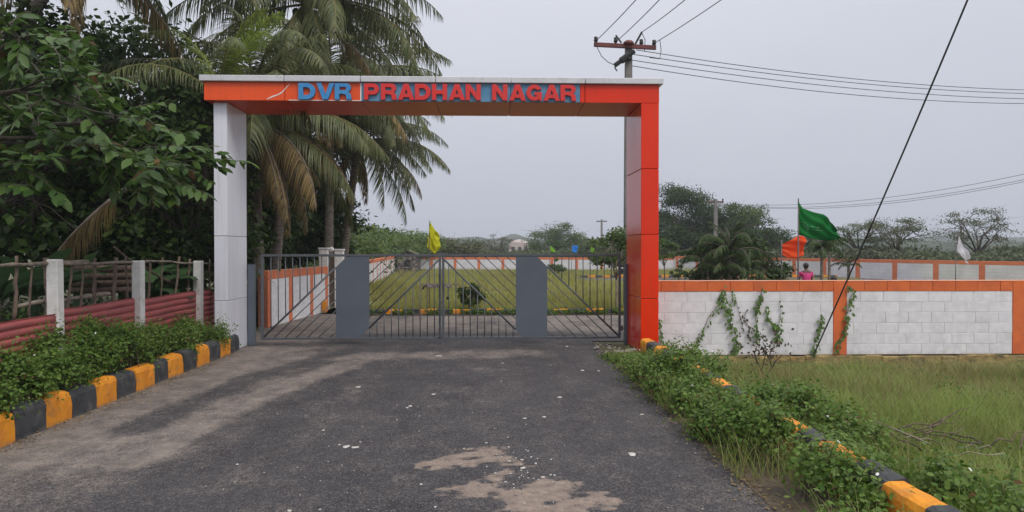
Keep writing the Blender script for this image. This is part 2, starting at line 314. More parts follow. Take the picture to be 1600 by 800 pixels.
def vnoise(x, y, seed=0):
    """value noise on arrays"""
    xi = np.floor(x).astype(np.int64); yi = np.floor(y).astype(np.int64); fx = x-xi; fy = y-yi
    fx = fx*fx*(3-2*fx); fy = fy*fy*(3-2*fy)
    def h(a, b):
        v = np.sin(a*127.1+b*311.7+seed*74.7)*43758.5453
        return v-np.floor(v)
    return (h(xi, yi)*(1-fx)+h(xi+1, yi)*fx)*(1-fy)+(h(xi, yi+1)*(1-fx)+h(xi+1, yi+1)*fx)*fy
def fbm(x, y, o=4, seed=0):
    s = 0; a = 0.5
    for i in range(o): s = s+a*vnoise(x*2**i, y*2**i, seed+i); a *= 0.5
    return s/(1-0.5**o)
def sstep(a, b, x): t = np.clip((x-a)/(b-a), 0, 1); return t*t*(3-2*t)

# ------------------------------------------------------------------ ground sheet
def field_h(x, y):
    return -0.13-0.17*sstep(8.5, 12.0, y)-0.15*sstep(10.6, 11.5, y)+0.05*(fbm(x*1.1, y*1.1, 3, 5)-0.5)
def ground_h(x, y):
    f = sstep(2.6, 2.9, x)*(1-sstep(12.15, 12.35, y))
    return -0.015+(field_h(x, y)+0.015)*f
def grid_axis(bps):
    out = [bps[0][0]]
    for a, b, n in bps: out += list(np.linspace(a, b, n+1)[1:])
    return np.array(out)
gx = grid_axis([(-900, -60, 8), (-60, -16, 12), (-16, 2.6, 60), (2.6, 3.0, 6), (3.0, 16, 80), (16, 60, 20), (60, 900, 8)])
gy = grid_axis([(-60, 2, 12), (2, 12.1, 70), (12.1, 12.4, 4), (12.4, 60, 60), (60, 160, 10), (160, 1500, 8)])
X, Y = np.meshgrid(gx, gy); Z = ground_h(X, Y)
nx, ny = len(gx), len(gy)
def gridfaces(nx, ny):
    i = np.arange((ny-1)*(nx-1)); r, c = divmod(i, nx-1); a = r*nx+c
    return np.stack([a, a+1, a+nx+1, a+nx], 1)
def ground_mat():
    m = mat('ground_earth', (0.10, 0.085, 0.05), 0.95, (0.085, 0.10, 0.035), scale=0.35, bump=0.8, bscale=12, bdist=0.05)
    return m
ground_mat()
me = npmesh('ground', np.stack([X, Y, Z], -1).reshape(-1, 3), gridfaces(nx, ny), 'ground_earth', True)
tag(link(me, 'ground'), kind='structure')

# ------------------------------------------------------------------ asphalt with its dust, painted sunlit band and stains
def cap(x, y, ax, ay, bx, by):
    dx, dy = bx-ax, by-ay; t = np.clip(((x-ax)*dx+(y-ay)*dy)/(dx*dx+dy*dy), 0, 1)
    return np.hypot(x-ax-t*dx, y-ay-t*dy)
def road_mat():
    m = bpy.data.materials.new('asphalt'); m.use_nodes = True; t = m.node_tree; n = t.nodes.new; l = t.links.new
    b = t.nodes['Principled BSDF']; b.inputs['Roughness'].default_value = 0.82; b.inputs['Specular IOR Level'].default_value = 0.35
    tc = n('ShaderNodeTexCoord'); at = n('ShaderNodeAttribute'); at.attribute_name = 'dust_sunlit'
    def noise(sc, de, ro=0.5, st=(1, 1, 1)):
        mpp = n('ShaderNodeMapping'); mpp.inputs['Scale'].default_value = st; l(tc.outputs['Object'], mpp.inputs[0])
        q = n('ShaderNodeTexNoise'); q.inputs['Scale'].default_value = sc; q.inputs['Detail'].default_value = de; q.inputs['Roughness'].default_value = ro
        l(mpp.outputs[0], q.inputs['Vector']); return q.outputs[0]
    def mr(x, a, b2, c, d):
        q = n('ShaderNodeMapRange'); q.inputs[1].default_value = a; q.inputs[2].default_value = b2; q.inputs[3].default_value = c; q.inputs[4].default_value = d; l(x, q.inputs[0]); return q.outputs[0]
    def mix(f, a, b2):
        q = n('ShaderNodeMix'); q.data_type = 'RGBA'
        for s_, v in ((0, f), (6, a), (7, b2)):
            if isinstance(v, tuple): q.inputs[s_].default_value = v+(1,)
            elif isinstance(v, (int, float)): q.inputs[s_].default_value = v
            else: l(v, q.inputs[s_])
        return q.outputs[2]
    base = mix(mr(noise(1.6, 9, 0.75, (1, 0.6, 1)), 0.38, 0.62, 0, 1), (0.020, 0.018, 0.022), (0.045, 0.042, 0.046))
    base = mix(mr(noise(0.5, 4, 0.6, (1, 0.35, 1)), 0.42, 0.62, 0, 0.5), base, (0.052, 0.048, 0.052))
    agg = n('ShaderNodeTexVoronoi'); agg.inputs['Scale'].default_value = 105; l(tc.outputs['Object'], agg.inputs['Vector'])
    sp = n('ShaderNodeSeparateColor'); l(agg.outputs['Color'], sp.inputs[0])
    base = mix(mr(sp.outputs[0], 0.62, 1.0, 0, 0.8), base, (0.15, 0.14, 0.145))
    base = mix(mr(sp.outputs[1], 0.7, 1.0, 0, 0.6), base, (0.028, 0.026, 0.03))
    base = mix(mr(noise(6, 6, 0.7), 0.56, 0.75, 0, 0.35), base, (0.17, 0.16, 0.16))
    # dust and painted sunlit band: attribute broken up by fine noise
    ad0 = n('ShaderNodeMath'); ad0.operation = 'ADD'; l(mr(noise(2.2, 9, 0.8, (1, 0.7, 1)), 0.35, 0.65, -0.45, 0.45), ad0.inputs[0]); l(mr(noise(16, 8, 0.8), 0.35, 0.65, -0.30, 0.30), ad0.inputs[1])
    ad1 = n('ShaderNodeMath'); ad1.operation = 'ADD'; l(ad0.outputs[0], ad1.inputs[0]); l(mr(sp.outputs[2], 0, 1, -0.38, 0.38), ad1.inputs[1])
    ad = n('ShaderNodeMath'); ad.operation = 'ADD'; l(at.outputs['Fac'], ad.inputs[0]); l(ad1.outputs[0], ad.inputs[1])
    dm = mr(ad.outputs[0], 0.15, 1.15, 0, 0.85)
    dust_sunlit_c = mix(mr(noise(3.5, 7, 0.7), 0.35, 0.68, 0, 1), (0.33, 0.275, 0.235), (0.155, 0.130, 0.115))
    col = mix(dm, base, dust_sunlit_c)
    at2 = n('ShaderNodeAttribute'); at2.attribute_name = 'stain'
    ad2 = n('ShaderNodeMath'); ad2.operation = 'ADD'; l(at2.outputs['Fac'], ad2.inputs[0]); l(mr(noise(10, 9, 0.8), 0.32, 0.68, -0.75, 0.75), ad2.inputs[1])
    col = mix(mr(ad2.outputs[0], 0.40, 0.95, 0, 0.85), col, mix(mr(noise(20, 5), 0.4, 0.65, 0, 1), (0.34, 0.265, 0.215), (0.22, 0.17, 0.14)))
    l(col, b.inputs['Base Color'])
    bp = n('ShaderNodeBump'); bp.inputs['Strength'].default_value = 0.7; bp.inputs['Distance'].default_value = 0.006
    hh = n('ShaderNodeMath'); hh.operation = 'ADD'; l(agg.outputs['Distance'], hh.inputs[0]); l(noise(40, 5), hh.inputs[1])
    l(hh.outputs[0], bp.inputs['Height']); l(bp.outputs[0], b.inputs['Normal'])
    MATS['asphalt'] = m
road_mat()
def dust_sunlit_f(x, y):
    n1 = fbm(x*0.9+3, y*0.55, 4, 1)-0.5; n2 = fbm(x*3, y*2.2, 4, 9)-0.5
    left = 1.0*sstep(-1.9, -3.7, x+0.9*n1+0.5*n2)*sstep(4.3, 6.2, y+0.9*n1)
    tongue = 0.95*sstep(0.42, 0.12, cap(x, y, -2.95, 5.8, -2.75, 8.5)+0.25*n1)
    t2 = 0.95*sstep(0.40, 0.10, cap(x, y, -2.75, 8.5, -2.1, 10.9)+0.25*n1)
    t3 = 0.75*sstep(0.65, 0.15, cap(x, y, -2.3, 11.4, 0.6, 11.75)*1.0+0.4*n2)
    inner = 1.25*sstep(14.2, 15.2, y)*sstep(18.6, 18.0, y)*sstep(-4.2, -2.0, x+0.4*n1)*(0.75+1.4*n1)  # pale dusty band behind the gate, its sunlit brightness painted in as well
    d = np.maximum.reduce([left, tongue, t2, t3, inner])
    streak = sstep(0.34, 0.10, cap(x, y, -3.45, 6.9, -3.2, 9.6)+0.2*n1)
    streak2 = sstep(0.30, 0.08, cap(x, y, -3.3, 9.4, -2.2, 12.6)+0.15*n1)
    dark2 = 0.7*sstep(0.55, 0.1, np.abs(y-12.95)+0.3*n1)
    d = d+0.22*sstep(0.75, 0.2, np.hypot(x+0.3, (y-9.6)*1.0)+0.8*n2)*0-0.3*sstep(0.5, 0.1, np.hypot((x+0.35), (y-9.4)*0.8)+0.5*n2)
    d = d+0.16*sstep(0.30, 0.05, np.abs(x+1.7+0.25*n1))*sstep(4, 7, y)*sstep(13, 10, y)+0.16*sstep(0.30, 0.05, np.abs(x+0.1+0.25*n1))*sstep(6, 8, y)*sstep(13, 10, y)
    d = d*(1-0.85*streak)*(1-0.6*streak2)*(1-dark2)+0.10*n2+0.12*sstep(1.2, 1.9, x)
    far = 0.25+n1*1.4
    return np.where(y > 20, far, d)
def stainf(x, y):
    n = fbm(x*5, y*5, 4, 21)-0.5
    s = np.zeros_like(x)
    for ax, ay, bx, by, r in ((-0.37, 5.72, 0.02, 5.78, 0.13), (-0.33, 5.93, -0.05, 5.98, 0.07), (-0.15, 5.02, -0.08, 5.12, 0.09), (0.28, 4.86, 0.50, 5.05, 0.20), (0.46, 4.75, 0.66, 4.84, 0.15), (0.30, 4.6, 0.6, 4.62, 0.12), (0.02, 5.35, 0.2, 5.75, 0.05)):
        s = np.maximum(s, sstep(r+0.10, r-0.05, cap(x, y, ax, ay, bx, by)+0.42*n+0.25*(fbm(x*16, y*16, 2, 5)-0.5)))
    return s
def road_sheet(name, xs, ys, z, inside=None, edge=0.0):
    X, Y = np.meshgrid(xs, ys); nx, ny = len(xs), len(ys)
    X = X.copy(); Y = Y.copy()
    if edge:
        X[:, -1] += edge*(fbm(Y[:, -1]*2.5, Y[:, -1]*0+3, 4, 3)-0.5)*2
    Zm = np.full_like(X, z)+0.012*(fbm(X*0.5, Y*0.5, 2, 2)-0.5)*0
    me = npmesh(name, np.stack([X, Y, Zm], -1).reshape(-1, 3), gridfaces(nx, ny), 'asphalt')
    for an, fn in (('dust_sunlit', dust_sunlit_f), ('stain', stainf)):
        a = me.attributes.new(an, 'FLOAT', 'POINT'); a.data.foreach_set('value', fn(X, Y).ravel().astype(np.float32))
    return tag(link(me, name), kind='structure')
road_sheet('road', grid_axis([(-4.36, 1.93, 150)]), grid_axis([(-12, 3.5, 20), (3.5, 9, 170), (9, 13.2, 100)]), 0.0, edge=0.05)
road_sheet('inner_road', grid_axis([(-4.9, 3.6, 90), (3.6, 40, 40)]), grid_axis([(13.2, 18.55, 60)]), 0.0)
road_sheet('side_road', grid_axis([(-4.6, -3.3, 14)]), grid_axis([(18.55, 21.6, 24)]), 0.0)
road_sheet('far_road', grid_axis([(5.0, 40, 60)]), grid_axis([(37.0, 42.0, 16)]), 0.0)

# ------------------------------------------------------------------ entrance portal
YF, YB = 11.7, 12.95
por = empty('entrance_arch', ((-4.73+2.89)/2, YF, 0), 'tall orange and silver panelled entrance arch with a lettered beam over the gate', 'entrance arch')
def pbox(name, a, b, m, bev=0.004, parent=None):
    a = rel(a, por); b = rel(b, por)
    return MB().box(a, b).build(name, m, parent or por, bev)
zt, zc, zb = P(680, 119.3, 11.64).z, P(680, 130.3, YF).z, P(680, 158.6, YF).z   # top of coping, under coping, under beam
seams = [-4.67, P(445, 145, YF).x, P(564, 145, YF).x, P(681, 145, YF).x, P(798, 145, YF).x, P(914, 145, YF).x, 2.83]
g = 0.005
pbox('beam_core', (-4.64, YF+0.02, zb+0.02), (2.80, YB-0.02, zc-0.002), 'joint_black', 0)
for i in range(6):
    x0, x1 = seams[i]+(g if i else 0), seams[i+1]-(g if i < 5 else 0)
    mt = 'orange_fascia_reflect' if i < 2 else 'orange_panel' if i == 5 else 'sign_blue'
    if i == 4:
        xb = P(906, 145, YF).x
        pbox('fascia_panel', (x0, YF, zb), (xb, YF+0.018, zc), 'sign_blue', 0.002)
        pbox('fascia_panel', (xb+0.004, YF, zb), (x1, YF+0.018, zc), 'orange_panel', 0.002)
    else:
        pbox('fascia_panel', (x0, YF, zb), (x1, YF+0.018, zc), mt, 0.002)
    pbox('rear_panel', (x0, YB-0.018, zb), (x1, YB, zc), 'orange_panel', 0.002)
    pbox('soffit_panel', (x0, YF+0.02, zb), (x1, YB-0.02, zb+0.018), 'orange_soffit', 0.002)
    cx0 = -4.73 if i == 0 else x0; cx1 = 2.89 if i == 5 else x1
    pbox('coping_panel', (cx0, YF-0.06, zc+0.003), (cx1, YB+0.06, zt), 'coping_silver', 0.008)
for x0, x1 in ((-4.67, -4.652), (2.812, 2.83)):
    pbox('end_panel', (x0, YF+0.02, zb+0.02), (x1, YB-0.02, zc), 'orange_panel', 0.002)
xt = seams[2]
pbox('white_strip', (xt-0.012, YF-0.004, zb), (xt+0.008, YF-0.001, zc), 'white_trim', 0)
pbox('white_strip', (P(547, 150, YF).x-1.0, YF-0.004, zb), (xt-0.014, YF-0.001, zb+0.012), 'white_trim', 0)
# torn sticker
sc = MB()
pts = [P(*q, YF-0.004) for q in ((417, 155), (425, 151), (434, 148), (441, 144), (446, 138), (453, 131))]
for i in range(5):
    a, b = rel(pts[i], por), rel(pts[i+1], por); wv = Vector((0, 0, (0.006, 0.012, 0.009, 0.012, 0.01, 0.006)[i])); k = len(sc.v)
    wb = Vector((0, 0, (0.012, 0.009, 0.012, 0.01, 0.006)[i]))
    sc.v += [tuple(a-wv), tuple(b-wb), tuple(b+wb), tuple(a+wv)]; sc.f.append((k, k+1, k+2, k+3))
sc.build('torn_sticker', 'white_trim', por)
# columns
def column(x0, x1, y0, y1, z1, mt, seam_z, soot=None):
    zs = [0.0]+seam_z+[z1]
    pbox('column_core', (x0+0.015, y0+0.015, 0), (x1-0.015, y1-0.015, z1-0.002), 'joint_black', 0)
    for i in range(len(zs)-1):
        a = zs[i]+(0.004 if i else 0); b = zs[i+1]-0.004
        pbox('column_panel', (x0, y0, a), (x1, y1, b), mt, 0.006)
column(-4.58, -4.362, YF+0.16, 12.80, zb, 'silver_panel', [1.75-(469-388)/1100*11.9, 1.75+(388-369)/1100*11.9])
column(2.53, 2.828, YF, YB, zb, 'orange_panel', [1.75-(467-388)/94, 1.75+(388-366)/94, 1.75+(388-263)/94])
# letters
def arc(cx, cy, rx, ry, a0, a1, n):
    return [(cx+rx*math.cos(R(a0+(a1-a0)*i/n)), cy+ry*math.sin(R(a0+(a1-a0)*i/n))) for i in range(n+1)]
GL = {
 'D': [[(0, 0), (0.5, 0)]+arc(0.5, 0.5, 0.5, 0.5, -90, 90, 10)+[(0, 1)], [(0.27, 0.25), (0.27, 0.75), (0.46, 0.75)]+arc(0.46, 0.5, 0.26, 0.25, 90, -90, 8)],
 'V': [[(0, 1), (0.36, 0), (0.68, 0), (1.04, 1), (0.76, 1), (0.52, 0.3), (0.28, 1)]],
 'R': [[(0, 0), (0.27, 0), (0.27, 0.36), (0.44, 0.36), (0.66, 0.30), (0.71, 0), (0.99, 0), (0.93, 0.36), (0.80, 0.46)]+arc(0.68, 0.73, 0.28, 0.27, -60, 90, 7)+[(0, 1)],
       [(0.27, 0.57), (0.27, 0.79), (0.6, 0.79)]+arc(0.6, 0.68, 0.09, 0.11, 90, -90, 5)],
 'P': [[(0, 0), (0.27, 0), (0.27, 0.32), (0.62, 0.32)]+arc(0.62, 0.66, 0.32, 0.34, -90, 90, 8)+[(0, 1)], [(0.27, 0.54), (0.27, 0.78), (0.57, 0.78)]+arc(0.57, 0.66, 0.1, 0.12, 90, -90, 5)],
 'A': [[(0, 0), (0.28, 0), (0.34, 0.17), (0.70, 0.17), (0.76, 0), (1.04, 0), (0.67, 1), (0.37, 1)], [(0.41, 0.37), (0.52, 0.70), (0.63, 0.37)]],
 'H': [[(0, 0), (0.27, 0), (0.27, 0.38), (0.70, 0.38), (0.70, 0), (0.97, 0), (0.97, 1), (0.70, 1), (0.70, 0.62), (0.27, 0.62), (0.27, 1), (0, 1)]],
 'N': [[(0, 0), (0.26, 0), (0.26, 0.60), (0.70, 0), (0.96, 0), (0.96, 1), (0.70, 1), (0.70, 0.42), (0.26, 1), (0, 1)]],
 'G': [arc(0.5, 0.5, 0.5, 0.5, 28, 315, 18)+[(0.80, 0.0), (0.97, 0.0), (0.97, 0.53), (0.52, 0.53), (0.52, 0.34), (0.72, 0.34)]+arc(0.5, 0.5, 0.24, 0.27, 310, 40, 12)],
}
GME = {}
def glyph(ch, m):
    if (ch, m) in GME: return GME[(ch, m)]
    cu = bpy.data.curves.new('letter', 'CURVE'); cu.dimensions = '2D'; cu.fill_mode = 'BOTH'; cu.extrude = 0.09; cu.bevel_depth = 0.006
    for poly in GL[ch]:
        sp = cu.splines.new('POLY'); sp.points.add(len(poly)-1); sp.use_cyclic_u = True
        for p, (x, y) in zip(sp.points, poly): p.co = (x, y, 0, 1)
    ob = bpy.data.objects.new('tmp', cu); COL.objects.link(ob); bpy.context.view_layer.update()
    me = bpy.data.meshes.new_from_object(ob.evaluated_get(bpy.context.evaluated_depsgraph_get()))
    bpy.data.objects.remove(ob); me.name = 'letter'; me.materials.clear(); me.materials.append(MATS[m]); GME[(ch, m)] = me
    return me
def word(txt, px0, px1, m):
    x0 = P(px0, 145, YF).x; x1 = P(px1, 145, YF).x; n = len(txt); pitch = (x1-x0)/(n-0.08); h = 0.262
    for i, ch in enumerate(txt):
        wd = pitch*0.92
        o = link(glyph(ch, m), 'letter', por, rel((x0+i*pitch, YF-0.026, zb+0.016), por), (R(90), 0, 0), (wd, h, 0.25))
        o['label'] = ('blue' if m == 'letter_blue' else 'red')+' raised block letter '+ch
word('DVR', 467.5, 550, 'letter_blue'); word('PRADHAN', 569.5, 752, 'letter_red'); word('NAGAR', 769, 900, 'letter_red')

# ------------------------------------------------------------------ gate
YG = 12.88
GX0, GXC, GX1 = P(408, 460, YG).x, P(690, 460, YG).x, P(970, 460, YG).x
ztop, zbot = P(690, 399, YG).z, P(690, 528, YG).z
for side in (-1, 1):
    hx = GX0 if side < 0 else GX1
    x0, x1 = (-4.36, -4.245) if side < 0 else (P(975, 460, YG).x, 2.528)
    root = empty('gate_post', ((x0+x1)/2, 12.86, 0), 'grey square steel gate post beside the %s column of the arch' % ('silver' if side < 0 else 'orange'), 'gate post', 'steel posts carrying the gate')
    z1 = P(690, 413, YG).z
    MB().box((-(x1-x0)/2, -0.045, 0), ((x1-x0)/2, 0.065, z1)).build('post', 'gate_panel', root, 0.006)
    MB().box((-(x1-x0)/2-0.004, -0.05, z1), ((x1-x0)/2+0.004, 0.07, z1+0.006)).build('cap_plate', 'gate_panel', root)
    rt = empty('gate_leaf', (GXC, YG, 0), '%s leaf of the grey barred steel gate, %s' % (('left', 'hung next to the silver column') if side < 0 else ('right', 'hung next to the orange column')), 'gate', 'gate leaves')
    W = abs(hx-GXC); s = side
    def X_(u): return s*u                      # u measured from the meeting stile towards the hinge
    fr = 0.045
    def rail(name, u0, u1, z0, z1, m='gate_grey', d=0.02):
        a, b = sorted((X_(u0), X_(u1))); MB().box((a, -d, z0), (b, d, z1)).build(name, m, rt, 0.003)
    rail('top_rail', 0.0, W, ztop-0.022, ztop+0.022)
    rail('bottom_rail', 0.0, W, zbot-0.018, zbot+0.018)
    rail('meeting_stile', 0.008, 0.052, zbot+0.018, ztop+0.05 if side < 0 else ztop+0.04, d=0.018)
    rail('hinge_stile', W-0.045, W, zbot+0.018, ztop-0.022, d=0.018)
    # panel between u = P0 and P1
    P0 = abs(P(577 if side < 0 else 806, 460, YG).x-GXC); P1 = abs(P(525 if side < 0 else 855, 460, YG).x-GXC)
    slope = (ztop-zbot-0.04)/(P(133, 460, YG).x-P(0, 460, YG).x); zoff = 0.0      # B runs from the top of the meeting stile to the foot near the panel
    uBf = abs(P(562, 460, YG).x-GXC)
    def Bz(u): return zbot+0.018+slope*(uBf-u)
    uA = W-0.03                                            # A reaches the bottom rail at the hinge stile
    def Az(u): return zbot+slope*(uA-u)
    zt_, zb_ = ztop-0.022, zbot+0.018
    uA_top = uA-(zt_-zbot)/slope; uB_bot = uBf
    poly = [(P1, zb_), (uB_bot, zb_), (P0, Bz(P0)), (P0, zt_), (max(uA_top, P0), zt_), (P1, Az(P1))]
    MB().prism([(X_(u), z) for u, z in poly], -0.012, 0.012).build('panel', 'gate_panel', rt)
    def stick(u0, z0, u1, z1, r=0.0092, name='bar', m='gate_grey', y=0):
        MB().tube([(X_(u0), y, z0), (X_(u1), y, z1)], r, 6).build(name, m, rt, 0, True)
    stick(0.05, Bz(0.05)-0.0, P0, Bz(P0), 0.018, 'diagonal_rail'); stick(P1, Az(P1), uA, Az(uA)+0.015, 0.018, 'diagonal_rail')
    pt = 0.1305
    u = 0.05+pt*0.62
    while u < P0+0.0 or Bz(u) > zb_+0.03:
        if u > P0: 
            if Bz(u) < zb_+0.05: break
            u += pt; continue
        stick(u, zb_, u, Bz(u), y=0.004); u += pt
    u = W-0.045-pt
    while u > P1+0.02:
        stick(u, Az(u), u, zt_, y=0.004); u -= pt
    d = 0.2                                                # diagonals, spaced along the rails
    k = 1
    while True:                                            # between B and the top rail, meeting stile side of the panel
        z_at0 = Bz(0)+slope*d*k
        u0 = (z_at0-zt_)/slope; z1 = z_at0-slope*P0
        if u0 > P0-0.05: break
        stick(u0, zt_, P0, z1, 0.0085); k += 1
    k = 1
    while True:                                            # between A and the bottom rail
        zA = lambda u: Az(u)-slope*d*k
        u1 = uA-d*k; 
        if u1 < P1+0.05: break
        stick(P1, zA(P1), u1, zb_, 0.0085); k += 1
    # hinges
    for hz in (0.28, 1.33):
        MB().tube([(X_(W-0.002), -0.01, hz), (X_(W+(0.04 if side < 0 else 0.05)), -0.01, hz)], 0.014, 6).build('hinge', 'gate_grey', rt)
        MB().tube([(X_(W+0.02), -0.01, hz-0.05), (X_(W+0.02), -0.01, hz+0.05)], 0.02, 8).build('hinge', 'gate_grey', rt)
    zl = P(690, 446, YG).z
    if side < 0:
        MB().tube([(-0.02, -0.036, ztop-0.3), (-0.02, -0.036, 0.004)], 0.010, 6).build('drop_bolt', 'gate_grey', rt)
        for zz in (0.75, 0.30, 0.13): MB().box((-0.045, -0.05, zz), (0.004, -0.019, zz+0.03)).build('bolt_guide', 'gate_grey', rt)
        MB().box((-0.36, -0.04, zl+0.012), (0.0, -0.020, zl+0.036)).build('latch_bar', 'steel', rt)
        MB().box((-0.28, -0.055, zl-0.04), (-0.05, -0.041, zl+0.010)).build('latch_plate', 'steel', rt, 0.003)
        MB().tube([(-0.27, -0.065, zl), (-0.31, -0.07, zl-0.01), (-0.34, -0.07, zl-0.07)], 0.018, 6).build('latch_handle', 'joint_black', rt)
    else:
        MB().box((0.0, -0.034, zl+0.014), (0.32, -0.020, zl+0.032)).build('latch_bar', 'steel', rt)
        MB().box((0.05, -0.055, zl-0.04), (0.19, -0.041, zl+0.010)).build('latch_plate', 'steel', rt, 0.003)
        ch = MB()
        for q in range(7): ch.tube([(0.11+0.004*(q % 2), -0.045, zl-0.03-0.024*q), (0.11-0.004*(q % 2), -0.045, zl-0.054-0.024*q)], 0.006, 5)
        ch.build('chain', 'steel', rt)
        MB().box((0.088, -0.06, zl-0.255), (0.132, -0.035, zl-0.2)).build('padlock', 'joint_black', rt, 0.006)

# ------------------------------------------------------------------ block walls
BL, BH = 0.4085, 0.1885
def block_mesh(l, h, m, d=0.10):
    key = ('blk', round(l, 3), round(h, 3), m)
    if key not in GME:
        me = MB().box((0, 0, 0), (l, d, h)).mesh('block', m, 0.004)
        GME[key] = me
    return GME[key]
def block_wall(root, p0, p1, ztop, zbot, pillars, thick=0.2, pw=0.24, capm='orange_paint', blocks=True, piece='block', first_pillar=False, cap_h=0.178, pale=True):
    """wall from p0 to p1 (plan points); its face is on the right-hand side of p0->p1 seen from above = local -y"""
    p0 = Vector((p0[0], p0[1], 0)); p1 = Vector((p1[0], p1[1], 0)); Lw = (p1-p0).length; a = math.atan2(p1.y-p0.y, p1.x-p0.x)
    root.location = (p0.x, p0.y, 0); root.rotation_euler = (0, 0, a)
    zc = ztop-cap_h
    MB().box((0, 0.006, zbot), (Lw, thick, zc-0.004)).build('wall_core', 'white_mortar', root)
    ps = [0 if first_pillar else None]+list(pillars)
    edges = []; prev = pw if first_pillar else 0.0
    if first_pillar: MB().box((0, -0.012, zbot), (pw, thick+0.012, ztop+0.003)).build('pillar', capm, root, 0.006)
    for q in pillars:
        MB().box((q, -0.012, zbot), (q+pw, thick+0.012, ztop+0.003)).build('pillar', capm, root, 0.006)
        edges.append((prev, q)); prev = q+pw
    edges.append((prev, Lw))
    rnd = random.Random(3)
    for a0, a1 in edges:
        if a1-a0 < 0.1: continue
        # coping made of painted blocks
        x = a0
        if blocks:
            off = rnd.uniform(0.1, 0.35); cuts = [a0]; x = a0+off
            while x < a1-0.05: cuts.append(x); x += BL
            cuts.append(a1)
            for c0, c1 in zip(cuts, cuts[1:]):
                o = link(block_mesh(c1-c0-0.005, cap_h, capm, thick+0.02), 'coping_block', root, (c0+0.0025, -0.008+rnd.uniform(-0.002, 0.002), zc), (0, rnd.uniform(-0.002, 0.002), 0))
            rows = max(1, round((zc-zbot)/BH)); bh = (zc-zbot)/rows
            for r in range(rows):
                x = a0; off = (0.5 if r % 2 else 0.0)*BL+rnd.uniform(0, 0.12); cuts = [a0]; x = a0+max(off, 0.12)
                while x < a1-0.08: cuts.append(x+rnd.uniform(-0.01, 0.01)); x += BL
                cuts.append(a1)
                for c0, c1 in zip(cuts, cuts[1:]):
                    l = round(c1-c0, 2)
                    link(block_mesh(l-0.004, bh-0.0035, 'white_block'), piece, root, (c0+0.003+(c1-c0-l)*0.5, rnd.uniform(-0.0025, 0.0015), zbot+r*bh+0.0025), (rnd.uniform(-0.005, 0.005), rnd.uniform(-0.002, 0.002), 0))
        else:
            MB().box((a0, -0.01, zc), (a1, thick+0.01, ztop)).build('coping', capm, root, 0.006)
            MB().box((a0+0.002, 0, zbot), (a1-0.002, 0.005, zc-0.002)).build('render_panel', 'far_render', root)
    if pale and blocks:
        mb = MB(); MB().box((0, -0.014, ztop), (Lw, thick+0.014, ztop+0.010)).build('pale_top', 'orange_paint_pale', root, 0.003)
def far_render():
    m = mat('far_render', (0.74, 0.73, 0.76), 0.85, (0.62, 0.61, 0.64), scale=1.2, dirt=(0.5, 0.47, 0.46), dirt_amt=0.5, dirt_scale=2)
    t = m.node_tree; b = t.nodes['Principled BSDF']; src = b.inputs['Base Color'].links[0].from_socket
    tc = t.nodes.new('ShaderNodeTexCoord'); mp = t.nodes.new('ShaderNodeMapping'); mp.inputs['Rotation'].default_value = (R(90), 0, 0)
    br = t.nodes.new('ShaderNodeTexBrick'); br.inputs['Scale'].default_value = 1; br.inputs['Brick Width'].default_value = 0.41; br.inputs['Row Height'].default_value = 0.19; br.inputs['Mortar Size'].default_value = 0.006
    br.inputs['Color1'].default_value = (1, 1, 1, 1); br.inputs['Color2'].default_value = (0.95, 0.95, 0.95, 1); br.inputs['Mortar'].default_value = (0.74, 0.73, 0.73, 1)
    t.links.new(tc.outputs['Object'], mp.inputs[0]); t.links.new(mp.outputs[0], br.inputs['Vector'])
    mx = t.nodes.new('ShaderNodeMix'); mx.data_type = 'RGBA'; mx.blend_type = 'MULTIPLY'; mx.inputs[0].default_value = 1
    t.links.new(src, mx.inputs[6]); t.links.new(br.outputs[0], mx.inputs[7]); t.links.new(mx.outputs[2], b.inputs['Base Color'])
far_render()
YW = 12.2
nw = empty('block_wall', (0, 0, 0), 'white painted block wall with orange coping and pillars right of the arch', 'wall')
px_ = [P(1302, 480, YW).x-2.832, P(1582, 480, YW).x-2.832]; px_.append(px_[1]+3.1)
block_wall(nw, (2.832, YW), (15.3, YW), 1.173, -0.124, px_+[px_[-1]+3.1])
# uneven footing under the wall
fb = MB(); rnd = random.Random(5); x = 0
nseg = 46
for i in range(nseg):
    x0 = i*12.46/nseg; x1 = (i+1)*12.46/nseg+0.02; d = rnd.uniform(0.02, 0.09)
    fb.box((x0, -d, -0.7), (x1, 0.26, -0.126-rnd.uniform(0, 0.025)))
fb.build('footing', 'footing', nw, 0.012)

lw = empty('block_wall', (0, 0, 0), 'short white and orange boundary wall just inside the gate on the left', 'wall')
block_wall(lw, (-4.92, 15.75), (-4.52, 19.85), 1.24, -0.02, [1.25, 2.7, 3.88], pw=0.2, first_pillar=True, capm='salmon_paint')
# the wall continues beyond the plot entrance and round the far side
lw2 = empty('compound_wall', (0, 0, 0), 'long white wall with close salmon pillars receding behind the left gate leaf', 'wall')
Lw = math.hypot(1.9, 29.0); block_wall(lw2, (-5.0, 23.0), (-6.9, 52.0), 1.2, -0.02, list(np.arange(2.0, Lw-0.5, 2.05)), blocks=False, capm='salmon_paint', first_pillar=True)
fw = empty('compound_wall', (0, 0, 0), 'distant white wall with salmon coping and pillars along the far side of the grass plot', 'wall')
block_wall(fw, (-6.6, 60.0), (14.8, 56.0), 1.0, -0.02, list(np.arange(1.6, 21.4, 2.04)), blocks=False, capm='salmon_paint')
fw2 = empty('compound_wall', (0, 0, 0), 'far white wall with salmon pillars seen above the near wall beyond the flags', 'wall')
block_wall(fw2, (14.8, 56.0), (27.6, 27.0), 1.12, -0.02, list(np.arange(0.2, 31.0, 2.35)), blocks=False, capm='salmon_paint', pw=0.3)

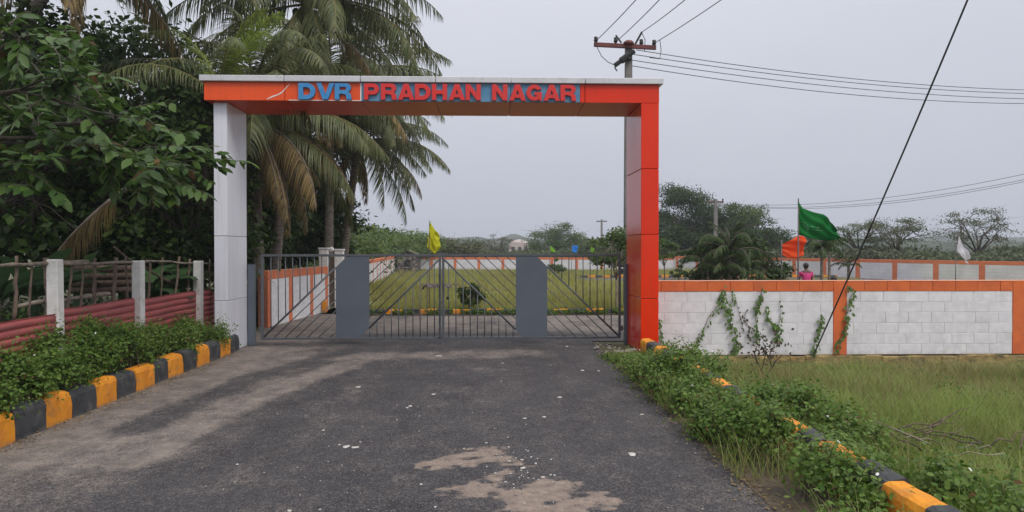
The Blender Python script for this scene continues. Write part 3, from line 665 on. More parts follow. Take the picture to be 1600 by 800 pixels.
# entrance pillars in the left wall
for i, (pxx, top, lab) in enumerate(((506.5, 387, 'white square entrance pillar behind the left gate leaf, nearer the arch column'), (530.5, 389, 'white square entrance pillar behind the left gate leaf, touching the grey gate panel'))):
    p = P(pxx, 470, 20.5+i*0.3); zt_ = P(pxx, top, 20.6).z
    r_ = empty('entrance_pillar', (p.x, p.y, 0), lab, 'pillar', 'entrance pillars')
    MB().box((-0.12, -0.12, 0), (0.12, 0.12, zt_-0.05)).build('shaft', 'white_post', r_, 0.008)
    MB().box((-0.14, -0.14, zt_-0.05), (0.14, 0.14, zt_)).build('cap', 'white_post', r_, 0.008)
p = P(518, 400, 20.75)
dg = empty('wooden_gate', (p.x, p.y, 0), 'dark brown narrow door leaf between the two white entrance pillars', 'gate')
for k in range(3): MB().box((-0.12+k*0.08, -0.015, 0.05), (-0.045+k*0.08, 0.015, 1.5)).build('plank', 'dry_wood', dg, 0.003)
for zz in (0.35, 1.25): MB().box((-0.13, 0.017, zz), (0.13, 0.035, zz+0.07)).build('rail', 'dry_wood', dg)
lp = P(518, 388, 20.6); lo = empty('lamp', (lp.x, lp.y, 1.5), 'small white globe lamp between the two entrance pillars', 'lamp')
bm = bmesh.new(); bmesh.ops.create_uvsphere(bm, u_segments=12, v_segments=8, radius=0.075); me = bpy.data.meshes.new('globe'); bm.to_mesh(me); bm.free(); me.materials.append(M['white_post'])
for q in me.polygons: q.use_smooth = True
link(me, 'globe', lo, (0, 0, 0.22)); MB().tube([(0, 0, 0), (0, 0, 0.15)], 0.02, 8).build('stem', 'steel', lo)
p = P(500, 480, 19.3); MBo = MB().box((-0.055, -0.055, -0.01), (0.055, 0.055, 0.33)).build('bollard', 'kerb_yellow', None, 0.012, loc=(p.x+0.12, p.y, 0)); tag(MBo, 'short yellow marker stone at the foot of the inner left wall', 'bollard')

# ------------------------------------------------------------------ kerbs
def kerb_profile(l, h, w=0.17, face=-1, seed=0):
    mb = MB(); rr = random.Random(seed); ns_ = 5
    a = [(0, -0.05), (0, h*0.45), (0, h-0.055), (0.016, h-0.016), (0.05, h), (w-0.02, h), (w, h-0.014), (w, -0.05)]; n = len(a)
    for k in range(ns_+1):
        yy = 0.003+(l-0.006)*k/ns_; ch = rr.random() < 0.22
        for q, (x, z) in enumerate(a):
            jx = rr.uniform(-0.003, 0.003); jz = rr.uniform(-0.004, 0.003)
            if ch and q in (2, 3, 4): jx += 0.012; jz -= 0.014
            mb.v.append(((x+jx)*(-face), yy+(rr.uniform(-0.003, 0.003)), z+(jz if z > 0 else 0)))
    mb.f.append(tuple(range(n))); mb.f.append(tuple(range((ns_+1)*n-1, ns_*n-1, -1)))
    for k in range(ns_):
        for i in range(n): j = (i+1) % n; mb.f.append((k*n+i, k*n+j, (k+1)*n+j, (k+1)*n+i))
    return mb
KL = 0.442
def kerb(label, x, y0, n, h, face, start_yellow, rz=0, name='kerb', bed=-1.0):
    root = empty(name, (x, y0, 0), label, 'kerb', rz=rz)
    ms = [[kerb_profile(KL, h, face=face, seed=sd_).mesh('kerb_block', c, 0) for sd_ in range(4)] for c in ('kerb_yellow', 'kerb_black')]
    rnd = random.Random(int(x*10))
    for i in range(n):
        yl = (i+start_yellow) % 2 == 0
        link(ms[0 if yl else 1][(i//2+i) % 4], 'kerb_block', root, (rnd.uniform(-0.012, 0.012), i*KL, rnd.uniform(-0.012, 0.01)), (rnd.uniform(-0.015, 0.015), rnd.uniform(-0.02, 0.02), rnd.uniform(-0.02, 0.02)))
    return root
kerb('black and yellow painted kerb in front of the left hedge', -4.30, 6.49-KL*7, 20, 0.29, 1, 0)
kerb('black and yellow painted kerb half buried in the right hedge', 2.47, 11.42-KL*22, 22, 0.29, -1, 1)
kerb('low yellow and black kerb edging the grass plot behind the gate', 3.9, 18.72, 16, 0.15, 1, 0, rz=R(90))
kerb('distant painted kerb along the road behind the near wall', 24, 42.1, 42, 0.14, 1, 0, rz=R(90))
# planted beds
bed = MB(); bed.box((-4.95, 3.0, -0.3), (-4.44, 11.8, 0.2)); o = bed.build('planting_bed', 'soil'); tag(o, kind='structure')
bed = MB(); bed.box((1.90, 0.5, -0.3), (2.46, 11.5, 0.006)); o = bed.build('verge', 'soil'); tag(o, kind='structure')
bed = MB(); bed.box((-3.2, 18.40, -0.2), (18, 18.72, 0.03)); o = bed.build('grass_verge', 'soil'); tag(o, kind='structure')

# rubble at the foot of the orange column
rb = random.Random(11)
def stone(r, seed):
    bm = bmesh.new(); bmesh.ops.create_icosphere(bm, subdivisions=1, radius=r); rr = random.Random(seed)
    for v in bm.verts: v.co = Vector((v.co.x*rr.uniform(0.7, 1.5), v.co.y*rr.uniform(0.7, 1.4), v.co.z*rr.uniform(0.4, 0.9)))
    me = bpy.data.meshes.new('stone'); bm.to_mesh(me); bm.free(); me.materials.append(M['rubble']); return me
sl = MB().box((-0.2, -0.06, 0), (0.2, 0.06, 0.05)).build('stone_slab', 'rubble', None, 0.01, loc=(2.22, 11.45, 0.03)); sl.rotation_euler = (0.1, -0.12, 0.25)
tag(sl, 'broken pale kerb slab lying at the foot of the orange column', 'slab')
sv = []
for i in range(90):
    bm_r = 0.012+0.03*rb.random()**2; t = rb.random()
    cx, cy = 1.95+rb.gauss(0.12, 0.13), 11.75+rb.gauss(0, 0.45)
    Vv = (np.array([(1, 0, 0), (-1, 0.2, 0), (0.1, 1, 0), (0, -1, 0.1), (0.1, 0, 0.7), (0, 0, -0.6)])*np.array([rb.uniform(0.7, 1.5), rb.uniform(0.7, 1.3), 1])*bm_r)+np.array([cx, cy, bm_r*0.4+0.01])
    sv.append((Vv, [np.array([(0, 2, 4), (2, 1, 4), (1, 3, 4), (3, 0, 4), (2, 0, 5), (1, 2, 5), (3, 1, 5), (0, 3, 5)])]))
for i in range(500):       # grit and small stones along both road edges
    bm_r = 0.004+0.012*rb.random()**3; sd_ = rb.random()
    cx, cy = (-4.28+abs(rb.gauss(0, 0.10)), rb.uniform(5.5, 12)) if sd_ < 0.4 else (1.93-abs(rb.gauss(0, 0.12)), rb.uniform(4.2, 12)) if sd_ < 0.8 else (rb.uniform(-4, 1.8), rb.uniform(4.5, 12))
    Vv = (np.array([(1, 0, 0), (-1, 0.2, 0), (0.1, 1, 0), (0, -1, 0.1), (0.1, 0, 0.7), (0, 0, -0.6)])*bm_r)+np.array([cx, cy, bm_r*0.3])
    sv.append((Vv, [np.array([(0, 2, 4), (2, 1, 4), (1, 3, 4), (3, 0, 4), (2, 0, 5), (1, 2, 5), (3, 1, 5), (0, 3, 5)])]))
V, F = cat_meshes(sv); tag(link(npmesh('gravel', V, F, 'rubble'), 'gravel'), kind='stuff')
# pale flakes and scraps on the asphalt
fl = []
def flake(px, py, wpx, seed):
    Yd = CAMH*1100/(py-388); c = P(px, py, Yd); r_ = wpx/1100*Yd/2; rr = random.Random(seed); n = 9
    V = []
    for lv in (0, 1):
        rr = random.Random(seed)
        for k in range(n):
            q = rr.uniform(0.5, 1.1)*r_*(0.9 if lv else 1); an = 2*math.pi*k/n; V.append((c.x+q*math.cos(an), Yd+q*math.sin(an)*1.1, 0.002+0.004*lv))
    F4 = [(k, (k+1) % n, n+(k+1) % n, n+k) for k in range(n)]; cen = len(V); V.append((c.x, Yd, 0.007))
    F3 = [(n+k, n+(k+1) % n, cen) for k in range(n)]
    return np.array(V), [np.array(F4), np.array(F3)]
k = 0
for (x, y, w_) in ((530, 694, 5), (541, 697, 14), (555, 698, 12), (563, 690, 5), (641, 634, 9), (636, 637, 5), (874, 622, 9), (560, 604, 12), (677, 616, 9), (658, 757, 6), (686, 556, 12), (910, 580, 8), (935, 581, 6), (785, 568, 5),
                   (988, 713, 18), (815, 720, 6), (830, 716, 5), (818, 733, 9), (798, 742, 4), (790, 755, 6), (796, 722, 5), (837, 726, 5), (866, 745, 5), (848, 748, 8), (850, 653, 8), (820, 655, 8), (1003, 650, 8), (505, 671, 5), (371, 723, 6), (680, 793, 6), (452, 796, 10), (886, 542, 8), (795, 700, 5), (760, 693, 5), (725, 702, 4), (500, 795, 5), (985, 598, 6), (970, 565, 6)):
    fl.append(flake(x, y, w_, k)); k += 1
for i in range(60):
    fl.append(flake(rb.uniform(300, 1080), rb.uniform(560, 800), rb.uniform(1.2, 2.8), 500+i))
for i in range(34):
    fl.append(flake(rb.gauss(812, 26), rb.gauss(735, 24), rb.uniform(1.5, 4.5), 900+i))
V, F = cat_meshes(fl); tag(link(npmesh('paint_flakes', V, F, 'flake'), 'paint_flakes'), kind='stuff')

# ------------------------------------------------------------------ hedges
def leaf_cloud(n, sampler, size, tmpl=LEAFR, up=(0, -0.15, 0.7), spread=0.8):
    t = sampler(n); Rm = rots(len(t), np.array(up), spread); s = size*rng.uniform(0.65, 1.35, len(t))
    return inst(tmpl[0], tmpl[1], Rm, t, s)
def hedge(name, label, x0, x1, y0, y1, n, hf, mstem=0.004, size=0.036, zb=0.1, nstem=260, clump=0.5):
    root = empty(name, ((x0+x1)/2, (y0+y1)/2, 0), label, 'hedge'); c0 = np.array(root.location)
    m = int(n*1.7)
    nc = int((y1-y0)*(x1-x0)*26)
    cx = rng.uniform(x0, x1, nc); cy = rng.uniform(y0, y1, nc); H = np.array([hf(a, b) for a, b in zip(cx, cy)])*rng.uniform(0.72, 1.18, nc)
    cz = zb+(H-zb)*rng.uniform(0.35, 1.0, nc)**0.6
    if 'left kerb' not in label:
        gm = fbm(cx*1.7+2, cy*1.7, 3, 83) > 0.40; cx, cy, cz, H = cx[gm], cy[gm], cz[gm], H[gm]; nc = len(cx)
    i = rng.integers(0, nc, n); sg = rng.uniform(0.05, 0.12, n)
    t = np.stack([cx[i], cy[i], cz[i]], 1)+rng.normal(size=(n, 3))*sg[:, None]*np.array([1, 1, 0.9])
    t[:, 2] = np.maximum(t[:, 2], 0.02)
    if 'right edge' in label:
        ok = ~((t[:, 1] > 9.3) & (t[:, 2] > 0.33-(t[:, 1]-9.3)*0.14)) & ~((t[:, 1] > 3.85) & (t[:, 1] < 4.5) & (t[:, 2] > 0.24) & (t[:, 0] > 2.2))
        t = t[ok]; i = i[ok]; n = len(t)
    if 'field side' in label:
        ok = ~((t[:, 0] > 2.95) & (t[:, 1] > 7.6)) & ~((t[:, 0] < 2.75) & (t[:, 1] > 10.6)) & ~((t[:, 1] > 3.85) & (t[:, 1] < 4.5) & (t[:, 2] > 0.2) & (t[:, 0] < 2.75))
        t = t[ok]; i = i[ok]; n = len(t)
    off = t-np.stack([cx[i], cy[i], cz[i]-0.05], 1)
    Rm = rots(n, np.array([0, -0.15, 0.65])+off*5, 0.65)
    V, F = inst(LEAFR[0], LEAFR[1], Rm, t-c0, size*rng.uniform(0.6, 1.4, n))
    sel = np.arange(len(V)//8); kind_ = (fbm(t[:, 0]*2.3+1, t[:, 1]*2.3, 3, 71) > 0.60).astype(int); kind_[rng.uniform(0, 1, n) < 0.10] = 1; kind_[rng.uniform(0, 1, n) < 0.025] = 2
    tag(link(npmesh('foliage', V, F, ['leaf_hedge', 'leaf_second', 'leaf_dead'], False, np.repeat(kind_, 3)), 'foliage', root), kind='stuff')
    sv_ = []; stt = []; sdd = []; sgm = MB()
    for k in range(int((y1-y0)*16)):
        j = rng.integers(0, nc); 
        if 'right edge' in label and cy[j] > 9.6: continue
        b0 = np.array([cx[j], cy[j], cz[j]-0.05]); d_ = np.array([rng.normal()*0.35, rng.normal()*0.35, 1.0]); ln_ = rng.uniform(0.12, 0.26); e_ = b0+d_*ln_
        sgm.tube([Vector(b0-c0), Vector((b0+e_)/2-c0)+Vector((rng.normal()*0.008, rng.normal()*0.008, 0)), Vector(e_-c0)], [0.003, 0.0025, 0.0012], 4, False)
        for q in range(11):
            f_ = 0.25+0.75*q/10; a_ = q*2.4; stt.append(b0+(e_-b0)*f_-c0); sdd.append((math.cos(a_), math.sin(a_), 0.5))
    Vs_, Fs_ = inst(LEAFR[0], LEAFR[1], frame_from(np.array(sdd), np.tile(np.array([[0.0, -0.2, 1.0]]), (len(sdd), 1))+rng.normal(size=(len(sdd), 3))*0.2), np.array(stt), size*rng.uniform(0.7, 1.4, len(stt)))
    tag(link(npmesh('sprigs', Vs_, Fs_, 'leaf_second'), 'sprigs', root), kind='stuff'); tag(link(sgm.mesh('sprig_stems', 'bark'), 'sprig_stems', root), kind='stuff')
    st = MB()
    for k in range(nstem):
        j = rng.integers(0, nc); b = Vector((cx[j]+rng.normal()*0.06, cy[j]+rng.normal()*0.06, zb-0.06))-Vector(c0); tt = Vector((cx[j], cy[j], cz[j]+rng.uniform(0, 0.14)))-Vector(c0)
        st.tube([b, (b+tt)/2+Vector((rng.normal()*0.02, rng.normal()*0.02, 0)), tt], [0.005, 0.004, 0.0018], 4, False)
    tag(link(st.mesh('stems', 'bark'), 'stems', root), kind='stuff')
    k = 26; t = np.stack([cx[:k], cy[:k], H[:k]+0.03], 1)-c0
    V, F = inst(LEAFR[0], LEAFR[1], rots(k, np.array([0, -0.6, 0.6]), 0.4), t, np.full(k, 0.028))
    tag(link(npmesh('flowers', V, F, 'petal'), 'flowers', root), kind='stuff')
    return root
def hl(x, y): return float(np.interp(y, [4.6, 7, 8, 8.9, 9.6, 10.4, 11.2, 11.9], [0.62, 0.66, 0.62, 0.72, 0.62, 0.50, 0.44, 0.50]))-0.10*max(0, (x+4.55)/0.3)
hedge('hedge', 'long leafy green hedge behind the left kerb below the white fence posts', -5.05, -4.36, 4.6, 11.9, 56000, hl, zb=0.2, nstem=300, size=0.033)
def hr(x, y): return float(np.interp(y, [3.2, 3.8, 4.2, 4.6, 6, 7.2, 8, 9, 9.8, 10.4, 11.5], [0.36, 0.30, 0.26, 0.36, 0.34, 0.28, 0.36, 0.32, 0.22, 0.12, 0.05]))+0.05*math.sin(y*4.7)-(0.08 if x > 2.35 else 0)-0.16*max(0, (2.08-x)/0.2)
hedge('hedge', 'low leafy green hedge along the right edge of the asphalt', 1.90, 2.52, 3.2, 11.5, 36000, hr, zb=0.02, nstem=260, size=0.034)
def hr2(x, y): return 0.22+0.10*math.sin(y*2.7+x)-0.10*max(0, (x-2.9))+(0.08 if y > 8.6 else 0)-(0.22 if y > 10.3 else 0)
hedge('shrub', 'sprawling green undergrowth on the field side of the right kerb', 2.62, 3.3, 3.0, 11.2, 22000, hr2, zb=-0.1, nstem=90)['category'] = 'shrub'

# litter of dead leaves and straw at the road edges, grass growing through the verge
n = 2600; xx = np.where(rng.uniform(0, 1, n) < 0.6, 1.93-np.abs(rng.normal(size=n))*0.09+rng.uniform(0, 0.12, n), -4.28+np.abs(rng.normal(size=n))*0.10); yy = rng.uniform(3.6, 11.9, n)
V, F = inst(LEAF2[0], LEAF2[1], rots(n, np.array([0, 0, 3.0]), 0.5), np.stack([xx, yy, 0.006+rng.uniform(0, 0.012, n)], 1), rng.uniform(0.012, 0.04, n))
tag(link(npmesh('leaf_litter', V, F, 'leaf_palm_dry'), 'leaf_litter'), kind='stuff')
n = 9000; yy = rng.uniform(3.2, 11.3, n); xx = 1.86+rng.uniform(0, 1, n)*1.5; keep = fbm(xx*2.5, yy*2.0, 3, 91) > 0.47; xx, yy = xx[keep], yy[keep]
o = link(blades('verge_grass', xx, yy, rng.uniform(0.10, 0.42, len(xx))*(1-0.45*sstep(9, 11, yy)), rng.uniform(0.004, 0.007, len(xx)), ['grass_field', 'grass_dry'], BLADE, lambda x, y: np.where(x > 2.6, -0.12, 0.0), lean=0.6, dry=(rng.uniform(0, 1, len(xx)) < 0.35).astype(int)), 'verge_grass'); tag(o, kind='stuff')

# ------------------------------------------------------------------ left fence
fx = -5.17
fen = empty('roadside_fence', (fx, 10, 0), 'white post fence with red corrugated sheets and rough sticks left of the arch', 'fence')
ys = [5.75, P(101, 450, 8.6).y, 10.55, 12.72]
ys[1] = 1100*5.17/(765-101); ys[2] = 1100*5.17/(765-225); ys[3] = 1100*5.17/(765-315); ys[0] = ys[1]-2.1
for i, y in enumerate(ys):
    zt_ = (1.62, 1.62, 1.57, 1.53)[i]
    mb = MB().box((-0.068, -0.068, 0), (0.068, 0.068, zt_)); o = mb.build('post', 'white_post', fen, 0.012, loc=rel((fx, y, 0), fen)); o.rotation_euler = (random.uniform(-0.01, 0.01), random.uniform(-0.01, 0.02), 0)
def corr(y0, y1, z0, z1, x):
    ny_ = 14; prof = []
    nr = 8; z = z0
    for r in range(nr):
        h = (z1-z0)/nr
        prof += [(0, z0+r*h), (0.004, z0+r*h+h*0.66), (-0.012, z0+r*h+h*0.76), (-0.012, z0+r*h+h*0.90)]
    prof.append((0, z1))
    V = []; rr = random.Random(int(y0*100)); ph = rr.uniform(0, 6)
    for j in range(ny_+1):
        y = y0+(y1-y0)*j/ny_
        for dx, z in prof: V.append((x+dx+0.006*math.sin(j*0.8+ph)+0.003*math.sin(j*2.1+z*6), y, z+0.010*math.sin(j*0.35+ph)*(z-z0)))
    n = len(prof); F = [(j*n+i, j*n+i+1, (j+1)*n+i+1, (j+1)*n+i) for j in range(ny_) for i in range(n-1)]
    V = np.array(V)-np.array(fen.location)
    o = link(npmesh('corrugated_sheet', V, np.array(F), 'red_sheet'), 'corrugated_sheet', fen)
    md = o.modifiers.new('thick', 'SOLIDIFY'); md.thickness = 0.003
corr(ys[0]-1.5, ys[0]+0.05, 0.24, 0.99, fx+0.01); corr(ys[0]+0.0, ys[1]-0.05, 0.25, 0.97, fx+0.03); corr(ys[1]+0.02, ys[2]+0.02, 0.26, 1.02, fx-0.03); corr(ys[2]+0.0, ys[3]+0.03, 0.24, 1.00, fx-0.01); corr(ys[3]+0.02, 13.6, 0.24, 0.98, fx-0.03)
def rough_stick(a, b, r0, r1, m='dry_wood', name='stick', jit=0.005, n=7, parent=fen):
    a, b = rel(a, parent), rel(b, parent)
    pts = [a+(b-a)*i/n+Vector((random.gauss(0, jit), random.gauss(0, jit), random.gauss(0, jit))) for i in range(n+1)]
    rr = [(r0+(r1-r0)*i/n)*random.uniform(0.85, 1.2) for i in range(n+1)]
    return MB().tube(pts, rr, 7).build(name, m, parent, 0, True)
def FY(px, x=fx): return 1100*(-x)/(765-px)
def FP(px, py, x): Yv = FY(px, x); return Vector((x, Yv, P(px, py, Yv).z))
xs = fx-0.09
for pa, pb, r_, m_ in ((42, 38, 0.022, 'dry_wood_pale'), (86, 88, 0.03, 'dry_wood'), (127, 115, 0.018, 'dry_wood'), (160, 157, 0.024, 'dry_wood_pale'), (191, 184, 0.028, 'dry_wood_pale'), (243, 237, 0.020, 'dry_wood'), (288, 276, 0.020, 'dry_wood_pale'), (303, 298, 0.022, 'dry_wood'), (8, 14, 0.02, 'dry_wood'), (64, 60, 0.014, 'dry_wood_pale'), (142, 136, 0.015, 'dry_wood_pale'), (262, 257, 0.015, 'dry_wood'), (206, 210, 0.018, 'dry_wood'), (334, 331, 0.016, 'dry_wood')):
    rough_stick(FP(pa, 404+random.uniform(-4, 5), xs), FP(pb, 500, xs), r_*0.85, r_)
    pass
rough_stick(FP(-40, 418, xs+0.03), FP(150, 408, xs+0.03), 0.022, 0.018, 'dry_wood_pale', 'rail', 0.006, 12)
rough_stick(FP(110, 412, xs+0.03), FP(245, 409, xs+0.03), 0.024, 0.016, 'dry_wood_pale', 'rail', 0.006, 9)
rough_stick(FP(228, 408, xs+0.03), FP(333, 412, xs+0.03), 0.018, 0.014, 'dry_wood_pale', 'rail', 0.006, 8)
rough_stick(FP(40, 480, xs-0.03), FP(180, 459, xs-0.03), 0.022, 0.028, 'dry_wood_pale', 'rail', 0.009, 9)
rough_stick(FP(188, 388, xs-0.08), FP(270, 440, xs-0.08), 0.014, 0.022, 'dry_wood', 'stick', 0.015, 8)
# stacked logs behind the fence
for k, py in enumerate((421, 432, 443, 454)):
    a, b = P(112, py, 11.3), P(218, py-2, 11.3); lg = MB(); d = b-a
    lg.tube([a-a+Vector((0, 0, 0)), d*0.33+Vector((0, 0, random.uniform(-.02, .02))), d*0.66, d], [0.055, 0.06, 0.052, 0.05], 8)
    o = lg.build('log', 'dry_wood', None, 0, True, loc=a); tag(o, '%s log of the pile stacked behind the stick fence' % ('topmost', 'second from top', 'third from top', 'lowest')[k], 'log', 'stacked logs')

# ------------------------------------------------------------------ grass
n = 170000
u = rng.uniform(0, 1, n); yy = 2.6+9.45*u**0.8; xx = 2.68+rng.uniform(0, 1, n)*(2.0+yy*0.62)
keep = (fbm(xx*1.2, yy*1.2, 3, 31) > 0.30) & ~((yy > 10.9) & (fbm(xx*0.8, yy*2, 2, 8) > 0.42)) & ~((yy > 11.25) & (fbm(xx*0.9, yy, 2, 18) > 0.34)); xx, yy = xx[keep], yy[keep]
hh = (0.10+0.36*fbm(xx*1.1, yy*1.1, 3, 12)**1.3)*rng.uniform(0.4, 1.5, len(xx)); hh *= 1-0.8*sstep(10.2, 11.5, yy)
o = link(blades('field_grass', xx, yy, hh, rng.uniform(0.004, 0.008, len(xx)), ['grass_field', 'grass_dry'], BLADE, field_h, lean=0.55, dry=(rng.uniform(0, 1, len(xx)) < np.clip(0.05+0.75*sstep(6.0, 10.5, yy+4.5*(fbm(xx*0.8, yy*0.8, 3, 44)-0.5))+0.9*(fbm(xx*1.6, yy*1.6, 3, 45)-0.5), 0.05, 0.85)).astype(int)), 'field_grass'); tag(o, kind='stuff')
# plot grass behind the gate
n = 90000
u = rng.uniform(0, 1, n); yy = 18.95+37*u**2.0; xx = rng.uniform(-1, 1, n)*0
xl = np.where(yy < 23, -3.3, -4.9-(yy-23)*0.0655); xr = 4+yy*0.42; xx = xl+rng.uniform(0, 1, n)*(xr-xl)
keep = ~((yy > 36.8) & (yy < 42.2) & (xx > 4.9)); xx, yy = xx[keep], yy[keep]
hh = (0.10+0.30*fbm(xx*0.4, yy*0.4, 3, 14))*rng.uniform(0.5, 1.3, len(xx)); sc_ = 0.6+yy/30
o = link(blades('plot_grass', xx, yy, hh, rng.uniform(0.012, 0.02, len(xx))*sc_, 'grass_plot', BLADE3, lambda x, y: np.full_like(x, -0.02), lean=0.6), 'plot_grass'); tag(o, kind='stuff')
mat('plot_earth', (0.20, 0.21, 0.06), 0.95, (0.25, 0.22, 0.10), scale=0.5, bump=0.6, bscale=10)
tag(MB().box((-7.2, 18.9, -0.1), (30, 36.95, 0.0)).build('lawn', 'plot_earth'), kind='structure')
# low greenery in front of the plot kerb
n = 9000; xx = rng.uniform(-3.2, 8, n); yy = rng.uniform(18.38, 18.72, n)
keep = fbm(xx*2.2, yy, 3, 77) > 0.36; xx, yy = xx[keep], yy[keep]
V, F = inst(LEAFR[0], LEAFR[1], rots(len(xx), np.array([0, -0.3, 0.6]), 0.7), np.stack([xx, yy, 0.03+rng.uniform(0, 0.10, len(xx))], 1), rng.uniform(0.03, 0.07, len(xx)))
tag(link(npmesh('verge_plants', V, F, 'leaf_hedge'), 'verge_plants'), kind='stuff')
n = 30000; yy = 3.0+8.6*rng.uniform(0, 1, n)**0.8; xx = 2.9+rng.uniform(0, 1, n)*(1.5+yy*0.62)
keep = (fbm(xx*0.9+5, yy*0.9, 3, 61)+0.22*sstep(5.5, 3.5, yy)+0.1*sstep(4.5, 3, xx) > 0.57); xx, yy = xx[keep], yy[keep]
V, F = inst(LEAFR[0], LEAFR[1], rots(len(xx), np.array([0, -0.2, 0.6]), 0.7), np.stack([xx, yy, field_h(xx, yy)+rng.uniform(0.02, 1, len(xx))*0.26], 1), rng.uniform(0.02, 0.045, len(xx)))
tag(link(npmesh('field_weeds', V, F, 'leaf_hedge'), 'field_weeds'), kind='stuff')
# weeds behind the left fence
n = 22000; yy = rng.uniform(5.5, 16, n); xx = -5.45-rng.uniform(0, 1, n)**1.4*7
zz = rng.uniform(0, 1, n)*(0.35+0.6*fbm(xx*1.3, yy*1.3, 3, 6))
V, F = inst(LEAFR[0], LEAFR[1], rots(n, np.array([0, -0.2, 0.7]), 0.7), np.stack([xx, yy, zz], 1), rng.uniform(0.04, 0.10, n))
tag(link(npmesh('undergrowth', V, F, 'leaf_mid'), 'undergrowth'), kind='stuff')

# water lying below the wall
mat('dark_water', (0.045, 0.05, 0.035), 0.08, (0.06, 0.06, 0.04), scale=2, bump=0.1, bscale=8)
wv = MB().box((5.6, 11.2, -0.55), (15, 12.13, -0.40)).build('water', 'dark_water'); tag(wv, kind='structure')

# ------------------------------------------------------------------ palms
def frond_mesh(L_=4.2, e0=50, droop=95, lmax=0.95, dry=0, seed=0, pairs=84, wdt=0.040, hang=0.55):
    rr = np.random.default_rng(seed); ns_ = 22
    s = np.linspace(0, 1, ns_+1); th = np.radians(e0-droop*s**1.35)
    dx = np.cos(th)*L_/ns_; dz = np.sin(th)*L_/ns_; px = np.concatenate([[0], np.cumsum(dx[:-1])]); pz = np.concatenate([[0], np.cumsum(dz[:-1])])
    side = 0.10*L_*rr.uniform(-1, 1)*s**2
    pts = [Vector((px[i], side[i], pz[i])) for i in range(ns_+1)]
    mb = MB(); mb.tube(pts[::2]+([pts[-1]] if ns_ % 2 else []), [0.035*(1-0.85*q)+0.003 for q in s[::2]], 5, False)
    V0 = np.array(mb.v); F0 = np.array(mb.f); nf0 = len(F0)
    Vs = [V0]; Fq = [F0]; Ft = []; k = len(V0)
    for i in range(pairs):
        t = 0.13+0.87*(i+rr.uniform(-0.3, 0.3))/pairs; t = min(max(t, 0.1), 0.995)
        f = t*ns_; j = min(int(f), ns_-1); p = pts[j].lerp(pts[j+1], f-j); T = (pts[j+1]-pts[j]).normalized()
        ll = lmax*(math.sin(math.pi*min(1, (t*0.86+0.12)))**0.6)*rr.uniform(0.8, 1.1)
        for sg in (-1, 1):
            if rr.random() < 0.06+0.25*dry: continue
            lat = Vector((0, sg, 0)); upn = T.cross(lat)*sg
            d = (lat*rr.uniform(0.7, 0.95)+T*rr.uniform(0.45, 0.75)+Vector((0, 0, 0.30-hang*0.5-1.3*dry))+Vector(rr.normal(size=3))*0.10).normalized()
            q = p.copy(); pr = []; nseg = 4
            wdir = T.cross(d); wdir = wdir.cross(d).normalized() if rr.random() < 0.5 else T
            wdir = (T-d*T.dot(d)).normalized()
            for m_ in range(nseg+1):
                wq = wdt*(1-(m_/nseg)**1.5)*0.5*(0.7 if m_ == 0 else 1)
                pr.append((q-wdir*wq, q+wdir*wq)); d = (d+Vector((0, 0, -(0.10+hang*0.42+0.3*dry)*(1+m_*0.3)))).normalized(); q = q+d*ll/nseg
            for a, b in pr[:-1]: Vs.append(np.array([a, b]))
            Vs.append(np.array([pr[-1][0]]))
            for m_ in range(nseg-1): a = k+2*m_; Fq.append(np.array([(a, a+1, a+3, a+2)]))
            a = k+2*(nseg-1); Ft.append((a, a+1, a+2)); k += 2*nseg+1
    V = np.concatenate(Vs); Fq = np.concatenate(Fq); Ft = np.array(Ft)
    mi = np.concatenate([np.zeros(nf0), np.ones(len(Fq)-nf0+len(Ft))])
    return V, [Fq, Ft], mi
def fmesh(kind, **kw):
    V, F, mi = frond_mesh(**kw)
    return npmesh('frond', V, F, [{'leaf_palm_dry': 'dry_wood_pale', 'leaf_dark': 'bark'}.get(kind, 'rachis'), kind], False, mi)
FR = [fmesh('leaf_palm', L_=4.4, e0=58, droop=105, seed=1), fmesh('leaf_palm', L_=4.6, e0=40, droop=95, seed=2, hang=0.75), fmesh('leaf_palm', L_=4.2, e0=15, droop=75, seed=3, hang=0.9),
      fmesh('leaf_palm', L_=4.0, e0=72, droop=85, seed=4, hang=0.4), fmesh('leaf_palm', L_=4.2, e0=-15, droop=55, seed=5, hang=1.1)]
FRF = fmesh('leaf_palm_fresh', L_=3.4, e0=66, droop=50, seed=6, hang=0.15, lmax=0.85, wdt=0.05)
FRD = fmesh('leaf_palm_dry', L_=3.4, e0=-25, droop=48, seed=7, hang=0.9, dry=0.22, lmax=0.85, wdt=0.03)
FRDL = fmesh('leaf_palm_dry', L_=3.8, e0=0, droop=70, seed=8, hang=0.9, dry=0.12, lmax=0.9)
def trunk_ringed(h, r0, r1, lean, nr=26):
    pts = []; rad = []
    for i in range(nr*2+1):
        t = i/(nr*2); pts.append(Vector((lean[0]*t**1.3, lean[1]*t, h*t))); rad.append((r0+(r1-r0)*t+0.25*r0*(1-t)**6)*(1.0 if i % 2 else 1.07))
    return MB().tube(pts, rad, 12), pts[-1]
